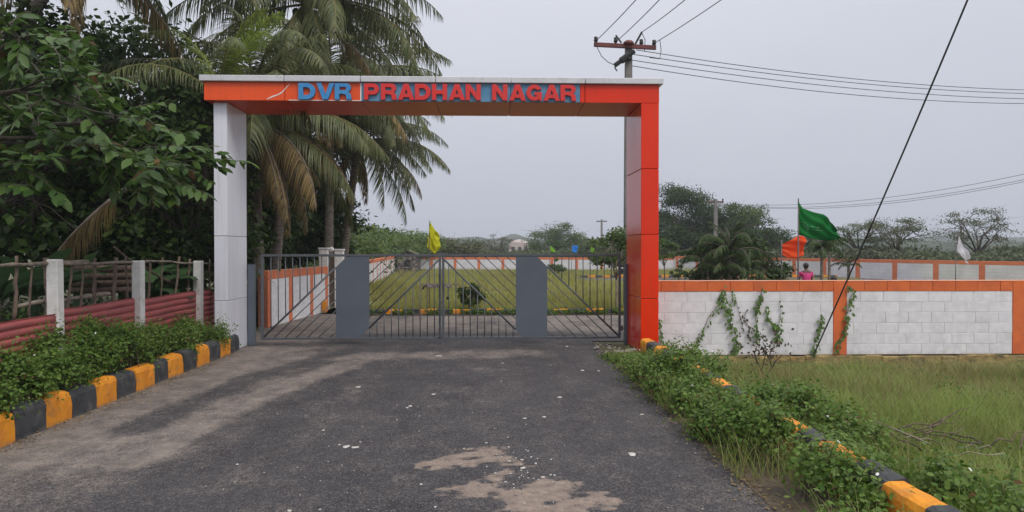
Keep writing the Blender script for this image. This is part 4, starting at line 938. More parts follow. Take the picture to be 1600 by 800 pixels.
def palm(label, px_base, Yb, crown_px, crown_py, n=22, r=0.16, seed=0, scale=1.0, dead=3, mid=0, extra=()):
    rr = random.Random(seed); b = P(px_base, 400, Yb); c = P(crown_px, crown_py, Yb)
    root = empty('coconut_palm', (b.x, Yb, 0), label, 'palm tree', 'coconut palms'); root['category'] = 'palm tree'
    mb, top = trunk_ringed(c.z, r, r*0.75, (c.x-b.x, 0))
    mb.build('trunk', 'palm_trunk', root, 0, True)
    top = Vector((c.x-b.x, 0, c.z))
    for i in range(n):
        az = i*2.39996+rr.uniform(-0.25, 0.25); t = i/n
        k = 3 if t < 0.15 else 0 if t < 0.38 else 1 if t < 0.62 else 2 if t < 0.85 else 4
        link(FR[k], 'frond', root, top+Vector((0, 0, 0.25*(1-t))), (rr.uniform(-0.15, 0.15), rr.uniform(-0.12, 0.12), az), scale*rr.uniform(0.88, 1.1))
    for az, tilt, kk in extra:
        link({'d': FRD, 'l': FRDL, 'f': FRF}.get(kk, None) or FR[int(kk)], 'frond', root, top, (0, R(tilt), R(az)), scale)
    for i in range(dead):
        link(FRD, 'frond', root, top-Vector((0, 0, 0.15)), (0, rr.uniform(-0.1, 0.3), rr.uniform(0, 6.28)), scale*rr.uniform(0.7, 0.95))
    ck = MB()
    for i in range(9):
        a = rr.uniform(0, 6.28); q = top+Vector((0.26*math.cos(a), 0.26*math.sin(a), -0.2-0.2*rr.random())); rad = 0.11
        ck.tube([q-Vector((0, 0, rad)), q-Vector((0, 0, rad*0.6)), q, q+Vector((0, 0, rad*0.7)), q+Vector((0, 0, rad))], [0.02, rad*0.8, rad, rad*0.7, 0.02], 8)
    tag(ck.build('coconuts', 'leaf_mid', root, 0, True), None, None)
    return root
palm('coconut palm with a mottled trunk just right of the silver column', 405, 16.5, 396, 190, 30, 0.14, 1, 0.85, 7, extra=((-5, 10, 'l'), (-35, 15, 'l'), (-20, 0, '2'), (-50, 10, 'd'), (0, 20, 'd'), (-25, 25, 'd'), (10, 0, '1'), (-8, 0, '2')))
palm('tallest coconut palm, its crown cut by the top of the photo above the arch', 425, 19.5, 478, 8, 36, 0.15, 2, 1.05, 3, extra=((-10, 0, '1'), (8, -10, '0'), (-30, 0, '2'), (15, 10, '2'), (-60, 10, '2'), (-20, 15, '2'), (-90, 10, '4'), (-45, 0, '1')))
palm('coconut palm with straight trunk behind the left gate leaf', 513, 26.0, 518, 150, 34, 0.165, 3, 1.12, 5, extra=((0, 0, '1'), (-15, 8, '2'), (12, 5, '1'), (-30, 0, 'l'), (200, 0, 'l'), (-5, 20, '2'), (-40, 15, '2'), (5, -15, '1'), (-12, 28, '4')))
palm('coconut palm with leaning trunk, rightmost of the palms', 533, 28.5, 560, 225, 30, 0.175, 4, 0.93, 4, extra=((0, 0, '2'), (-20, 5, '2'), (25, 0, '1'), (-10, 22, '4'), (10, 12, 'l'), (-35, 18, '2')))
palm('coconut palm whose crown hangs into the top left corner of the photo', -170, 14.0, 120, -95, 26, 0.14, 5, 0.95, 4, extra=((0, 5, '2'), (-15, 0, '1'), (20, 5, '2'), (-40, 10, '2'), (-60, 10, 'l')))
# fresh young frond group standing over the silver column
b = P(343, 135, 13.35)
yp = empty('young_palm', (b.x, 13.35, 0), 'young palm with upright yellow green fronds behind the silver column', 'palm tree')
b.z += 0.1; mb, top = trunk_ringed(b.z-0.3, 0.10, 0.08, (0, 0)); mb.build('trunk', 'palm_trunk', yp, 0, True)
for az, ti, sc_, q in ((-12, -4, 0.60, FRF), (8, -18, 0.58, FRF), (-30, 6, 0.5, FRF), (170, -8, 0.5, FRF), (-60, 0, 0.5, FR[0]), (80, 0, 0.5, FR[0]), (225, 5, 0.5, FR[1]), (-20, 22, 0.55, FR[1]), (130, 0, 0.55, FR[1])):
    link(q, 'frond', yp, (0, 0, b.z-0.3), (0, R(ti), R(az)), sc_)
# dry frond hanging behind the fence
p = P(200, 292, 11.0); df = link(fmesh('leaf_palm_dry', L_=1.75, e0=-38, droop=18, seed=12, hang=0.9, dry=0.25, lmax=0.62, pairs=95, wdt=0.02), 'dry_palm_frond', None, p, (0, 0, R(185)))
tag(df, 'brown dry palm frond hanging in front of the dark thicket on the left', 'palm frond')

# ------------------------------------------------------------------ leafy trees
def tree(label, x, y, h, cr, n, leaf, m, seed=0, name='tree', trunk_r=0.12, clumps=34, zbase=0.35, flat=0.62, clump_r=0.28, z0=0.0, group=None, lean=(0, 0), barkm='bark', trunks=1, cat='tree', tmpl=LEAF2, base_frac=None, hollow=0.55, parts=True):
    rr = random.Random(seed); g_ = np.random.default_rng(seed)
    root = empty(name, (x, y, z0), label, cat, group)
    zc = h*(zbase+1)/2; rz_ = h*(1-zbase)/2
    cl = []
    for i in range(clumps):
        while True:
            v = Vector((rr.uniform(-1, 1), rr.uniform(-1, 1), rr.uniform(-1, 1)))
            if hollow < v.length < 1: break
        v.z = v.z if v.z > -0.5 else v.z*0.7
        cl.append(Vector((v.x*cr+lean[0], v.y*cr*0.9+lean[1], zc+v.z*rz_)))
    tr = MB(); fork = Vector((lean[0]*0.3, lean[1]*0.3, h*zbase*0.85))
    for t in range(trunks):
        a = Vector((rr.gauss(0, 0.15)*trunks, rr.gauss(0, 0.15)*trunks, -0.1)) if trunks > 1 else Vector((0, 0, -0.1))
        m1 = a.lerp(fork, 0.5)+Vector((rr.gauss(0, 0.06), rr.gauss(0, 0.06), 0))*h*0.2
        tr.tube([a, a.lerp(m1, 0.5), m1, fork], [trunk_r*1.25, trunk_r, trunk_r*0.9, trunk_r*0.75], 8)
    tr.build('trunk', barkm, root, 0, True)
    br = MB(); limbs = []
    nl = 6
    for i in range(nl):
        a = 2*math.pi*i/nl+rr.uniform(-0.3, 0.3); e_ = Vector((math.cos(a)*cr*0.45+lean[0], math.sin(a)*cr*0.4+lean[1], zc+rr.uniform(-0.3, 0.35)*rz_)); md_ = fork.lerp(e_, 0.5)+Vector((rr.gauss(0, .08), rr.gauss(0, .08), rr.uniform(0, 0.1)))*cr
        br.tube([fork, md_, e_], [trunk_r*0.6, trunk_r*0.42, trunk_r*0.28], 6); limbs.append((md_, e_))
    for c in cl:
        md_, e_ = min(limbs, key=lambda q: (q[1]-c).length); s_ = e_ if rr.random() < 0.6 else md_
        w_ = s_.lerp(c, 0.5)+Vector((rr.gauss(0, .06), rr.gauss(0, .06), rr.gauss(0, .06)))*cr
        br.tube([s_, w_, c], [trunk_r*0.25, trunk_r*0.15, trunk_r*0.05], 5, False)
        for k in range(3):
            q = c+Vector((rr.gauss(0, 1), rr.gauss(0, 1), rr.gauss(0, 0.7)))*cr*clump_r; br.tube([w_, (w_+q)/2+Vector((0, 0, 0.04*cr)), q], [trunk_r*0.1, trunk_r*0.07, trunk_r*0.03], 4, False)
    br.build('branches', barkm, root, 0, True)
    C = np.array([tuple(c) for c in cl]); wgt = g_.uniform(0.4, 1.5, len(C)); wgt /= wgt.sum(); i = g_.choice(len(C), n, p=wgt)
    sg = cr*clump_r*g_.uniform(0.7, 1.3, len(C))
    off = g_.normal(size=(n, 3)); off /= np.linalg.norm(off, axis=1, keepdims=True); off *= (g_.uniform(0, 1, n)**0.45)[:, None]*sg[i][:, None]*np.array([1.25, 1.25, flat])
    t = C[i]+off*(0.8+0.5*g_.uniform(0, 1, (n, 1)))
    Rm = rots(n, np.array([0, 0, 0.6])+off/(sg[i][:, None])*0.8, 0.6)
    V, F = inst(tmpl[0], tmpl[1], Rm, t, leaf*g_.uniform(0.6, 1.4, n))
    tag(link(npmesh('crown', V, F, m), 'crown', root), kind='stuff')
    return root
# thicket on the left, behind the broad-leaved tree
tree('dense dark evergreen standing behind the stick fence at the left edge', -9.6, 12.8, 6.6, 3.0, 15000, 0.17, 'leaf_dark', 21, clumps=60, zbase=0.06, trunk_r=0.12, group='thicket trees')
tree('dense dark tree between the stick fence and the silver column', -6.55, 14.6, 5.6, 1.75, 13000, 0.13, 'leaf_dark', 22, clumps=56, zbase=0.06, trunk_r=0.12, group='thicket trees')
tree('tall dark tree rising behind the thicket under the corner palm', -9.5, 18.5, 8.0, 3.4, 15000, 0.19, 'leaf_dark', 23, clumps=60, zbase=0.08, group='thicket trees')
tree('dark bushy tree behind the palm trunks left of the inner wall', -7.7, 21.5, 4.6, 1.7, 11000, 0.15, 'leaf_dark', 24, clumps=50, zbase=0.04, group='thicket trees')
tree('dark bushy tree beyond the palm trunks, right of the other thicket trees', -8.6, 30.0, 4.9, 2.8, 12000, 0.2, 'leaf_dark', 25, clumps=50, zbase=0.05, group='thicket trees')
tree('huge dark tree far left behind everything in the thicket', -17, 21, 9.0, 5.5, 16000, 0.26, 'leaf_dark', 26, clumps=70, zbase=0.05, group='thicket trees')
tree('dark low tree with bright leaves behind the red corrugated sheets', -7.6, 15.6, 3.6, 2.1, 11000, 0.14, 'leaf_mid', 27, clumps=50, zbase=0.04, group='thicket trees')
tree('tall dark tree filling the gap behind the palm crowns above the left gate leaf', -8.5, 27.5, 7.6, 2.5, 15000, 0.19, 'leaf_dark', 28, clumps=60, zbase=0.06, group='thicket trees')
tree('tall dark tree behind the silver column under the tallest palm', -8.4, 22.5, 6.6, 2.4, 15000, 0.17, 'leaf_dark', 29, clumps=60, zbase=0.06, group='thicket trees')
# green belt beyond the left compound wall
bx = [(545, 372, 46), (590, 362, 56), (640, 364, 62), (690, 372, 66)]
LB = ('green bushy tree beyond the compound wall, left of the stone hut', 'bright green bushy tree directly behind the stone hut', 'spreading green bushy tree behind the yellow flag, left side', 'dull green tree just right of the yellow flag')
for k, (pxx, top, Yv) in enumerate(bx):
    p = P(pxx, top, Yv); tree(LB[k], p.x, Yv, p.z*1.02, 2.6+0.3*k, 9000, 0.20, 'leaf_bright' if k != 3 else 'leaf_olive', 40+k, clumps=44, zbase=0.1, group='trees beyond the compound wall')
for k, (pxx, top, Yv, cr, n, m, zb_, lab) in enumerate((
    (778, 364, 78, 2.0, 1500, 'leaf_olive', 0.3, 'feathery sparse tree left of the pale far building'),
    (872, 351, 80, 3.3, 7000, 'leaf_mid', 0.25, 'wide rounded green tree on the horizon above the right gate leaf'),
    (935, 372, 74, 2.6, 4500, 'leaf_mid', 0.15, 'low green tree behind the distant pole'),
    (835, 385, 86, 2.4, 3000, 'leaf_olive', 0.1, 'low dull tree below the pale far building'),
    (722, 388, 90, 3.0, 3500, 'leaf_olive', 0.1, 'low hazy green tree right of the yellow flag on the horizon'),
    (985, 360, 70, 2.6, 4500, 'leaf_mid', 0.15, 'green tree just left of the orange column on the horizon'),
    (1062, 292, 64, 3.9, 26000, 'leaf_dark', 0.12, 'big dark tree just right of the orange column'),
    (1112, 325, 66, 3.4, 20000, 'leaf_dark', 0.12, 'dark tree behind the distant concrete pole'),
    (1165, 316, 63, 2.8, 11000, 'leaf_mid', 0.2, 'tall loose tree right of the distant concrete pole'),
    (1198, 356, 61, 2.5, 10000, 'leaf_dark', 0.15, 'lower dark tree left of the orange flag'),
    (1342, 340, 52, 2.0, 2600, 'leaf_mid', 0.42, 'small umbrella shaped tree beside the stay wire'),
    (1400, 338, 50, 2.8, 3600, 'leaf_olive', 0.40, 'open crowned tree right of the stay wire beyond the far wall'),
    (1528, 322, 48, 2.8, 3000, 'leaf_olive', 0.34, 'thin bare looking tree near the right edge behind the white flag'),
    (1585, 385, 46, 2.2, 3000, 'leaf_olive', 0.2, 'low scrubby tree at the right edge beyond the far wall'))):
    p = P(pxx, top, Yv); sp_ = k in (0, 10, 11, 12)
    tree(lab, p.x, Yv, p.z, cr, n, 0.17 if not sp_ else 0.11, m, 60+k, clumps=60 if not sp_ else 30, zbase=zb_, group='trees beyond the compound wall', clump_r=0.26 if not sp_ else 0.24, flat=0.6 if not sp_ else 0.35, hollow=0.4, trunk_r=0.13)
# scrub belt and hazy tree line
def belt(name, pts, h, n, leaf, m, seed):
    g_ = np.random.default_rng(seed); pts = np.array(pts, float); seg = g_.integers(0, len(pts)-1, n); t = g_.uniform(0, 1, n)
    c = pts[seg]*(1-t)[:, None]+pts[seg+1]*t[:, None]; c += g_.normal(size=(n, 2))*np.array([1.5, 1.5])
    hh = h*(0.45+0.9*fbm(c[:, 0]*0.35, c[:, 1]*0.35, 4, seed)); z = g_.uniform(0, 1, n)**0.7*hh
    V, F = inst(LEAF2[0], LEAF2[1], rots(n, np.array([0, -0.2, 0.6]), 0.8), np.stack([c[:, 0], c[:, 1], z], 1), leaf*g_.uniform(0.6, 1.4, n))
    tag(link(npmesh(name, V, F, m), name), kind='stuff')
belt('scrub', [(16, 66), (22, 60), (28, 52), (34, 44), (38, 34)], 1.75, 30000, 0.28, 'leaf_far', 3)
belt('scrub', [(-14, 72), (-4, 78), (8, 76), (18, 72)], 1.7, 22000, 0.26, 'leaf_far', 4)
belt('scrub', [(-9, 34), (-9.5, 46), (-10, 60), (-9, 70)], 3.0, 14000, 0.24, 'leaf_mid', 5)
V = []; F = []; g_ = np.random.default_rng(9)
def ridge(name, Yv, x0, x1, h, seed, n=260):
    xs = np.linspace(x0, x1, n); top = h*(0.55+0.7*fbm(xs/18.0, xs*0+seed, 5, seed)); V = []
    for k, (dy, f) in enumerate(((0, 0), (0, 0.55), (6, 0.85), (14, 1.0), (40, 0.9))):
        V.append(np.stack([xs, np.full(n, Yv+dy)+2*np.sin(xs*0.7+k), -1+(top+1)*f], 1))
    V = np.concatenate(V); tag(link(npmesh(name, V, gridfaces(n, 5), 'leaf_ridge', True), name), kind='structure')
mat('leaf_ridge', (0.035, 0.055, 0.03), 0.9, (0.06, 0.08, 0.04), scale=0.2, bump=1.0, bscale=0.8, bdist=1.5)
ridge('hills', 230, -260, 260, 5.0, 3); ridge('hills', 520, -600, 600, 11.5, 8)
# pale far building
b = P(812, 392, 110); fb_ = empty('far_building', (b.x, 110, 0), 'pale pinkish building with a low dome beyond the trees on the horizon', 'building')
MB().box((-1.6, 0, 0), (1.6, 4, 2.5)).build('wall', 'far_building', fb_)
MB().tube([(0, 2, 2.5), (0, 2, 2.8), (0, 2, 3.05), (0, 2, 3.2)], [1.5, 1.3, 0.8, 0.05], 16).build('dome', 'far_building', fb_, 0, True)
for q in (-1.0, 0, 1.0): MB().box((q-0.25, -0.03, 1.3), (q+0.25, 0.01, 2.0)).build('window', 'far_window', fb_)

# ------------------------------------------------------------------ broad-leaved foreground tree
bt = empty('broadleaf_tree', (-7.7, 8.2, 0), 'large leafed dark green tree overhanging from the left edge in front of the thicket', 'tree')
mb = MB().tube([(0, 0, -0.1), (0.05, 0.1, 1.0), (0.1, 0.1, 2.0), (0.2, 0.1, 2.7)], [0.17, 0.14, 0.12, 0.10], 10); mb.build('trunk', 'bark', bt, 0, True)
fork = Vector((-7.5, 8.3, 2.7)); br = MB(); leaves_t = []; leaves_d = []; rr = random.Random(77)
mains = [P(60, 215, 8.6), P(150, 235, 8.9), P(100, 130, 8.4), P(30, 60, 8.0), P(180, 190, 9.2), P(245, 265, 9.6), P(-30, 300, 8.2), P(30, 270, 8.5)]
loc0 = Vector(bt.location)
paths = []
for mnt in mains:
    md_ = fork.lerp(mnt, 0.55)+Vector((rr.gauss(0, .12), rr.gauss(0, .12), rr.gauss(0.1, .1)))
    br.tube([fork-loc0, md_-loc0, mnt-loc0], [0.05, 0.035, 0.02], 6); paths.append((md_, mnt))
tw = []
def intop(px): return 10+(max(px, 0)/345)**1.7*225
cnt = 0
while cnt < 118:
    px = rr.uniform(-60, 335); py = rr.uniform(-25, 318)
    if py < intop(px) or (px < 50 and 55 < py < 150 and rr.random() < 0.8) or (185 < px < 260 and 120 < py < 200 and rr.random() < 0.75) or (py > 262 and px < 150 and rr.random() < 0.6): continue
    Yv = rr.uniform(7.6, 10.4); tw.append(P(px, py, Yv)); cnt += 1
tw += [P(388, 252, 10.2), P(352, 240, 10.2), P(330, 228, 10.2), P(345, 262, 10.1), P(310, 200, 10.0)]
for q in tw:
    md_, e_ = min(paths, key=lambda w_: (w_[1]-q).length); s_ = e_ if (e_-q).length < 1.1 else md_.lerp(e_, 0.6)
    m1 = s_.lerp(q, 0.5)+Vector((rr.gauss(0, .05), rr.gauss(0, .05), 0.08+rr.gauss(0, .05)))
    pts = [s_, s_.lerp(m1, 0.5)+Vector((0, 0, .02)), m1, m1.lerp(q, 0.5)+Vector((0, 0, 0.03)), q]
    br.tube([a-loc0 for a in pts], [0.014, 0.011, 0.009, 0.006, 0.003], 5, False)
    ln = (q-s_).length; nl = int(14+rr.uniform(0, 8))
    for k in range(nl):
        t = 1-(k/nl)*min(1, 0.9/ln)*0.9 if ln > 0 else 1
        f = t*4; j = min(int(f), 3); p = pts[j].lerp(pts[j+1], f-j); T = (pts[j+1]-pts[j]).normalized()
        side = Vector((-T.y, T.x, 0)).normalized()*(1 if k % 2 else -1)
        d = (T*rr.uniform(0.2, 0.9)+side*rr.uniform(0.4, 1.0)+Vector((0, 0, rr.uniform(-0.75, 0.1)))+Vector((rr.gauss(0, .2), rr.gauss(0, .2), rr.gauss(0, .15)))).normalized()
        nr = Vector((rr.gauss(0, .45), rr.gauss(-0.15, .45), 1)).normalized()
        (leaves_d if rr.random() < 0.018 else leaves_t).append((p, d, nr, rr.uniform(0.12, 0.23)))
br.build('branches', 'bark', bt, 0, True)
lt = inst(LEAF6[0], LEAF6[1], np.eye(3)[None], np.zeros((1, 3)), np.array([1.0]))
leaf_me = npmesh('leaf', lt[0], lt[1], 'leaf_broad', True); leaf_dm = npmesh('leaf', lt[0], lt[1], 'leaf_dead', True)
def toframe(d, nr):
    y = d.normalized(); z = (nr-y*nr.dot(y)).normalized(); x = y.cross(z); return Matrix((x, y, z)).transposed()
def seen(p): return 0 if p.x > -0.1 or p.y < 6 else 1
leaves_t.sort(key=lambda q: -(q[3]/q[0].y)*(1 if -8 < q[0].x*1100/q[0].y+765 < 400 and q[0].z < 1.75+3.5*q[0].y/11 else 0.01))
for p, d, nr, s_ in leaves_t[:300]:
    o = bpy.data.objects.new('leaf', leaf_me); COL.objects.link(o); o.parent = bt; o.matrix_local = Matrix.Translation(p-loc0) @ toframe(d, nr).to_4x4() @ Matrix.Diagonal((s_, s_, s_, 1))
for p, d, nr, s_ in leaves_d[:40]:
    o = bpy.data.objects.new('leaf', leaf_dm); COL.objects.link(o); o.parent = bt; o.matrix_local = Matrix.Translation(p-loc0) @ toframe(d, nr).to_4x4() @ Matrix.Diagonal((s_, s_, s_, 1)); o['label'] = 'withered brown leaf'
rest = leaves_t[300:]
t = np.array([tuple(q[0]-loc0) for q in rest]); Rm = np.array([np.array(toframe(q[1], q[2])) for q in rest]); V, F = inst(LEAF6[0], LEAF6[1], Rm, t, np.array([q[3] for q in rest]))
tag(link(npmesh('foliage', V, F, 'leaf_broad', True), 'foliage', bt), kind='stuff')

# banana and taro-like plants
def big_leaf(L_, W_, arch, m, seed, fold=0.12, n=12):
    rr = np.random.default_rng(seed); V = []; th = R(62); x = z = 0
    for i in range(n+1):
        t = i/n; wv = W_*math.sin(math.pi*min(1, t*0.93+0.05))**0.7*0.5 if t > 0.14 else 0.012
        V += [(x, -wv, z-wv*fold+0.02*math.sin(i*2.1)), (x, 0, z), (x, wv, z-wv*fold+0.02*math.cos(i*1.7))]
        x += math.cos(th)*L_/n; z += math.sin(th)*L_/n; th -= R(arch)/n
    F = [(3*i+a, 3*i+a+1, 3*i+a+4, 3*i+a+3) for i in range(n) for a in (0, 1)]
    return npmesh('leaf', np.array(V), np.array(F), m, True)
BLm = [big_leaf(1.5, 0.34, a, 'leaf_banana', i) for i, a in enumerate((95, 125, 60))]
TLm = big_leaf(0.8, 0.42, 90, 'leaf_banana', 9)
for pxx, Yv, sc_, lab in ((52, 10.6, 1.0, 'banana plant with arching ribbed leaves behind the fence at the left edge'), (-8, 9.8, 0.9, 'banana plant cut by the left edge of the photo'), (120, 12.2, 0.8, 'banana plant deeper in the shade right of its neighbours')):
    b = P(pxx, 420, Yv); bp_ = empty('banana_plant', (b.x, Yv, 0), lab, 'banana plant', 'banana plants')
    MB().tube([(0, 0, 0), (0, 0, 0.7), (0, 0, 1.1)], [0.09, 0.075, 0.05], 10).build('stem', 'leaf_banana', bp_, 0, True)
    for k in range(9): link(BLm[k % 3], 'leaf', bp_, (0, 0, 0.95), (random.uniform(-.2, .2), random.uniform(-.2, .3), k*2.4), sc_*random.uniform(0.7, 1.0))
for pxx, Yv, lab in ((240, 12.3, 'broad leaved low plant behind the middle white fence post'), (285, 13.4, 'broad leaved low plant next to the silver column behind the fence')):
    b = P(pxx, 400, Yv); bp_ = empty('elephant_ear_plant', (b.x, Yv, 0), lab, 'plant', 'broad leaved plants')
    MB().tube([(0, 0, 0), (0, 0, 1.0), (0, 0, 1.35)], [0.03, 0.025, 0.02], 8).build('stem', 'leaf_banana', bp_, 0, True)
    for k in range(12): link(TLm, 'leaf', bp_, (0, 0, 0.7+0.05*k), (random.uniform(-.2, .2), random.uniform(-.1, .4), k*2.4), random.uniform(0.7, 1.0))

# ------------------------------------------------------------------ plants in the plot
def small_palm(label, px, cy, Yv, n, sc_, seed, group=None):
    b = P(px, cy, Yv); rr = random.Random(seed); root = empty('young_palm', (b.x, Yv, 0), label, 'palm tree', group)
    mb, top = trunk_ringed(b.z, 0.05, 0.04, (0, 0), 10); mb.build('trunk', 'palm_trunk', root, 0, True)
    for i in range(n): link(SP[i % 3], 'frond', root, (0, 0, b.z), (rr.uniform(-.2, .2), rr.uniform(-.25, .2), i*2.4+rr.uniform(-.3, .3)), sc_*rr.uniform(0.8, 1.15))
    return root
SP = [fmesh('leaf_dark', L_=1.5, e0=65, droop=125, seed=31, lmax=0.36, pairs=34, hang=0.7, wdt=0.045), fmesh('leaf_dark', L_=1.5, e0=35, droop=110, seed=32, lmax=0.36, pairs=34, hang=0.8, wdt=0.045), fmesh('leaf_dark', L_=1.3, e0=80, droop=80, seed=33, lmax=0.26, pairs=30, hang=0.5, wdt=0.03)]
tree('leafy drooping dark shrub tree standing among the palm clump behind the near wall', P(1150, 400, 19.5).x, 19.5, 1.95, 1.35, 5200, 0.13, 'leaf_dark', 97, name='shrub', trunk_r=0.035, clumps=30, zbase=0.15, clump_r=0.26, cat='shrub', trunks=3, hollow=0.3)
root = small_palm('irregular dark leafy palm clump rising close behind the near wall before the distant pole', 1140, 396, 17, 18, 0.85, 1, 'young palms in the plot')
rr = random.Random(8)
for px, py, dy in ((1105, 412, 0.3), (1172, 408, 0.2), (1195, 422, -0.2), (1128, 424, -0.3), (1155, 428, -0.4)):
    q = P(px, py, 17+dy)-Vector(root.location); MB().tube([(q.x*0.6, q.y, 0), (q.x*0.9, q.y, q.z*0.6), q], [0.03, 0.026, 0.02], 6).build('stem', 'palm_trunk', root, 0, True)
    for i in range(11): link(SP[i % 3], 'frond', root, q, (rr.uniform(-.3, .3), rr.uniform(-.3, .3), i*2.4+rr.uniform(-.4, .4)), rr.uniform(0.35, 0.62))
small_palm('slim young palm, its crown left of the other arching palm behind the near wall', 1098, 408, 20, 14, 0.6, 2, 'young palms in the plot')
small_palm('young palm rising right of the green flag pole', 1284, 392, 21, 16, 0.62, 3, 'young palms in the plot')
small_palm('short young palm beside the stay wire, right of its neighbour', 1326, 416, 21, 12, 0.38, 4, 'young palms in the plot')
small_palm('slim young palm right of the pink clad person', 1296, 386, 23, 14, 0.55, 5, 'young palms in the plot')
tree('young roadside tree with thin pale trunk seen through the gate beside the orange column', P(963, 480, 19.4).x, 19.4, 2.25, 0.72, 3200, 0.085, 'leaf_mid', 90, name='sapling', trunk_r=0.035, clumps=26, zbase=0.46, barkm='dry_wood_pale', clump_r=0.3)
tree('round dark green shrub growing on the plot kerb behind the gate', P(735, 480, 19.2).x, 19.15, 0.78, 0.32, 2600, 0.055, 'leaf_dark', 91, name='shrub', trunk_r=0.02, clumps=26, zbase=0.12, clump_r=0.32, cat='shrub')
tree('small round green sapling right of the orange column above the near wall', P(1038, 390, 30).x, 30, 2.3, 0.65, 1800, 0.10, 'leaf_mid', 92, name='sapling', trunk_r=0.03, clumps=20, zbase=0.5)
tree('little dark bush beside the road bend behind the near wall', P(1063, 430, 36).x, 36.3, 0.85, 0.38, 900, 0.09, 'leaf_dark', 93, name='shrub', trunk_r=0.02, clumps=14, zbase=0.1, cat='shrub')
tree('small dark bush against the far wall above the right gate panel', P(872, 420, 45).x, 45, 1.1, 0.6, 900, 0.12, 'leaf_mid', 94, name='shrub', trunk_r=0.02, clumps=14, zbase=0.1, cat='shrub')

# stone hut with mossy roof
h0, h1 = P(620, 424, 51), P(653, 424, 51); hut = empty('stone_hut', ((h0.x+h1.x)/2, 51, 0), 'small dark stone hut with mossy gable roof in the far corner of the plot', 'hut')
hw = (h1.x-h0.x)/2; ze = 1.28; zr = P(635, 390, 51).z
MB().prism([(-hw, 0), (hw, 0), (hw, ze), (0, zr-0.06), (-hw, ze)], 0, 2.0).build('wall', 'hut_stone', hut)
for s_ in (-1, 1):
    MB().prism([(0, zr), (s_*(hw+0.15), ze-0.07), (s_*(hw+0.15), ze-0.15), (0, zr-0.08)], -0.15, 2.2).build('roof', 'thatch', hut)
rr = random.Random(4); st = []
for i in range(70):
    x = rr.uniform(-hw+0.1, hw-0.1); z = rr.uniform(0.05, ze+0.05); r_ = rr.uniform(0.06, 0.13)
    Vv = np.array([(1, 0, 0), (-1, 0, 0), (0, 0, 0.7), (0, 0, -0.7), (0, -0.5, 0)])*r_+np.array([x, 0, z]); st.append((Vv, [np.array([(0, 2, 4), (2, 1, 4), (1, 3, 4), (3, 0, 4)])]))
V, F = cat_meshes(st); tag(link(npmesh('stones', V, F, 'rubble'), 'stones', hut), kind='stuff')
MB().box((-0.22, -0.02, 0), (0.22, 0.02, 0.95)).build('doorway', 'joint_black', hut)

# ------------------------------------------------------------------ poles and wires
pole = empty('utility_pole', (P(982, 100, 20).x, 20, 0), 'concrete power pole with red crossarm rising behind the right end of the arch', 'utility pole')
zt_ = P(982, 64, 20).z
mb = MB(); mb.prism([(-0.13, 0), (0.13, 0), (0.092, zt_), (-0.092, zt_)], -0.09, 0.09); mb.build('pole', 'concrete_pole', pole, 0.01)
def prel(px, py, Y=19.86): return P(px, py, Y)-Vector(pole.location)
a, b = prel(928, 69), prel(1025, 74)
bm_ = MB(); d = (b-a); k = len(bm_.v)
for p_ in (a, b):
    for (yy, zz) in ((-0.04, -0.07), (0.04, -0.07), (0.04, 0.05), (-0.04, 0.05)): bm_.v.append((p_.x, p_.y+yy, p_.z+zz))
bm_.f += [(0, 1, 2, 3), (7, 6, 5, 4), (0, 4, 5, 1), (1, 5, 6, 2), (2, 6, 7, 3), (3, 7, 4, 0)]
bm_.build('crossarm', 'crossarm_red', pole, 0.008)
MB().tube([prel(982, 70), prel(982, 66), prel(982, 63)], [0.16, 0.15, 0.05], 10).build('cap', 'crossarm_red', pole, 0, True)
for px, py in ((931, 66), (962, 67), (1002, 70), (1022, 71)):
    q = prel(px, py); MB().tube([q, q+Vector((0, 0, .05)), q+Vector((0, 0, .09)), q+Vector((0, 0, .14)), q+Vector((0, 0, 0.16))], [0.035, 0.065, 0.045, 0.06, 0.02], 8).build('insulator', 'black_part', pole, 0, True)
f1, f2 = prel(961, 102, 19.8), prel(991, 80, 19.8)
MB().tube([f1, f1.lerp(f2, .3), f1.lerp(f2, .31), f1.lerp(f2, .6), f1.lerp(f2, .61), f2], [0.07, 0.07, 0.1, 0.1, 0.06, 0.07], 8).build('cable_clamp', 'black_part', pole)
MB().tube([prel(970, 92, 19.8), prel(986, 92, 19.8)], 0.06, 8).build('clamp_band', 'black_part', pole)
MB().tube([f1, f1+Vector((0.0, 0, -0.08)), f1+Vector((0.06, 0, -0.16))], 0.02, 5).build('clamp_hook', 'black_part', pole)
MB().tube([prel(962, 55), prel(971, 67)], 0.025, 5).build('strut', 'black_part', pole)
MB().tube([prel(1003, 50), prel(992, 70)], 0.03, 5).build('strut', 'black_part', pole)
def wire(name, label, pts, r, group, m='wire', cat='wire'):
    o_ = Vector(pts[0]); mb = MB().tube([Vector(p)-o_ for p in pts], r, 5); o = mb.build(name, m, None, 0, True, loc=o_); tag(o, label, cat, group); return o
def sag(a, b, s, n=22): return [a.lerp(b, i/n)-Vector((0, 0, s*4*(i/n)*(1-i/n))) for i in range(n+1)]
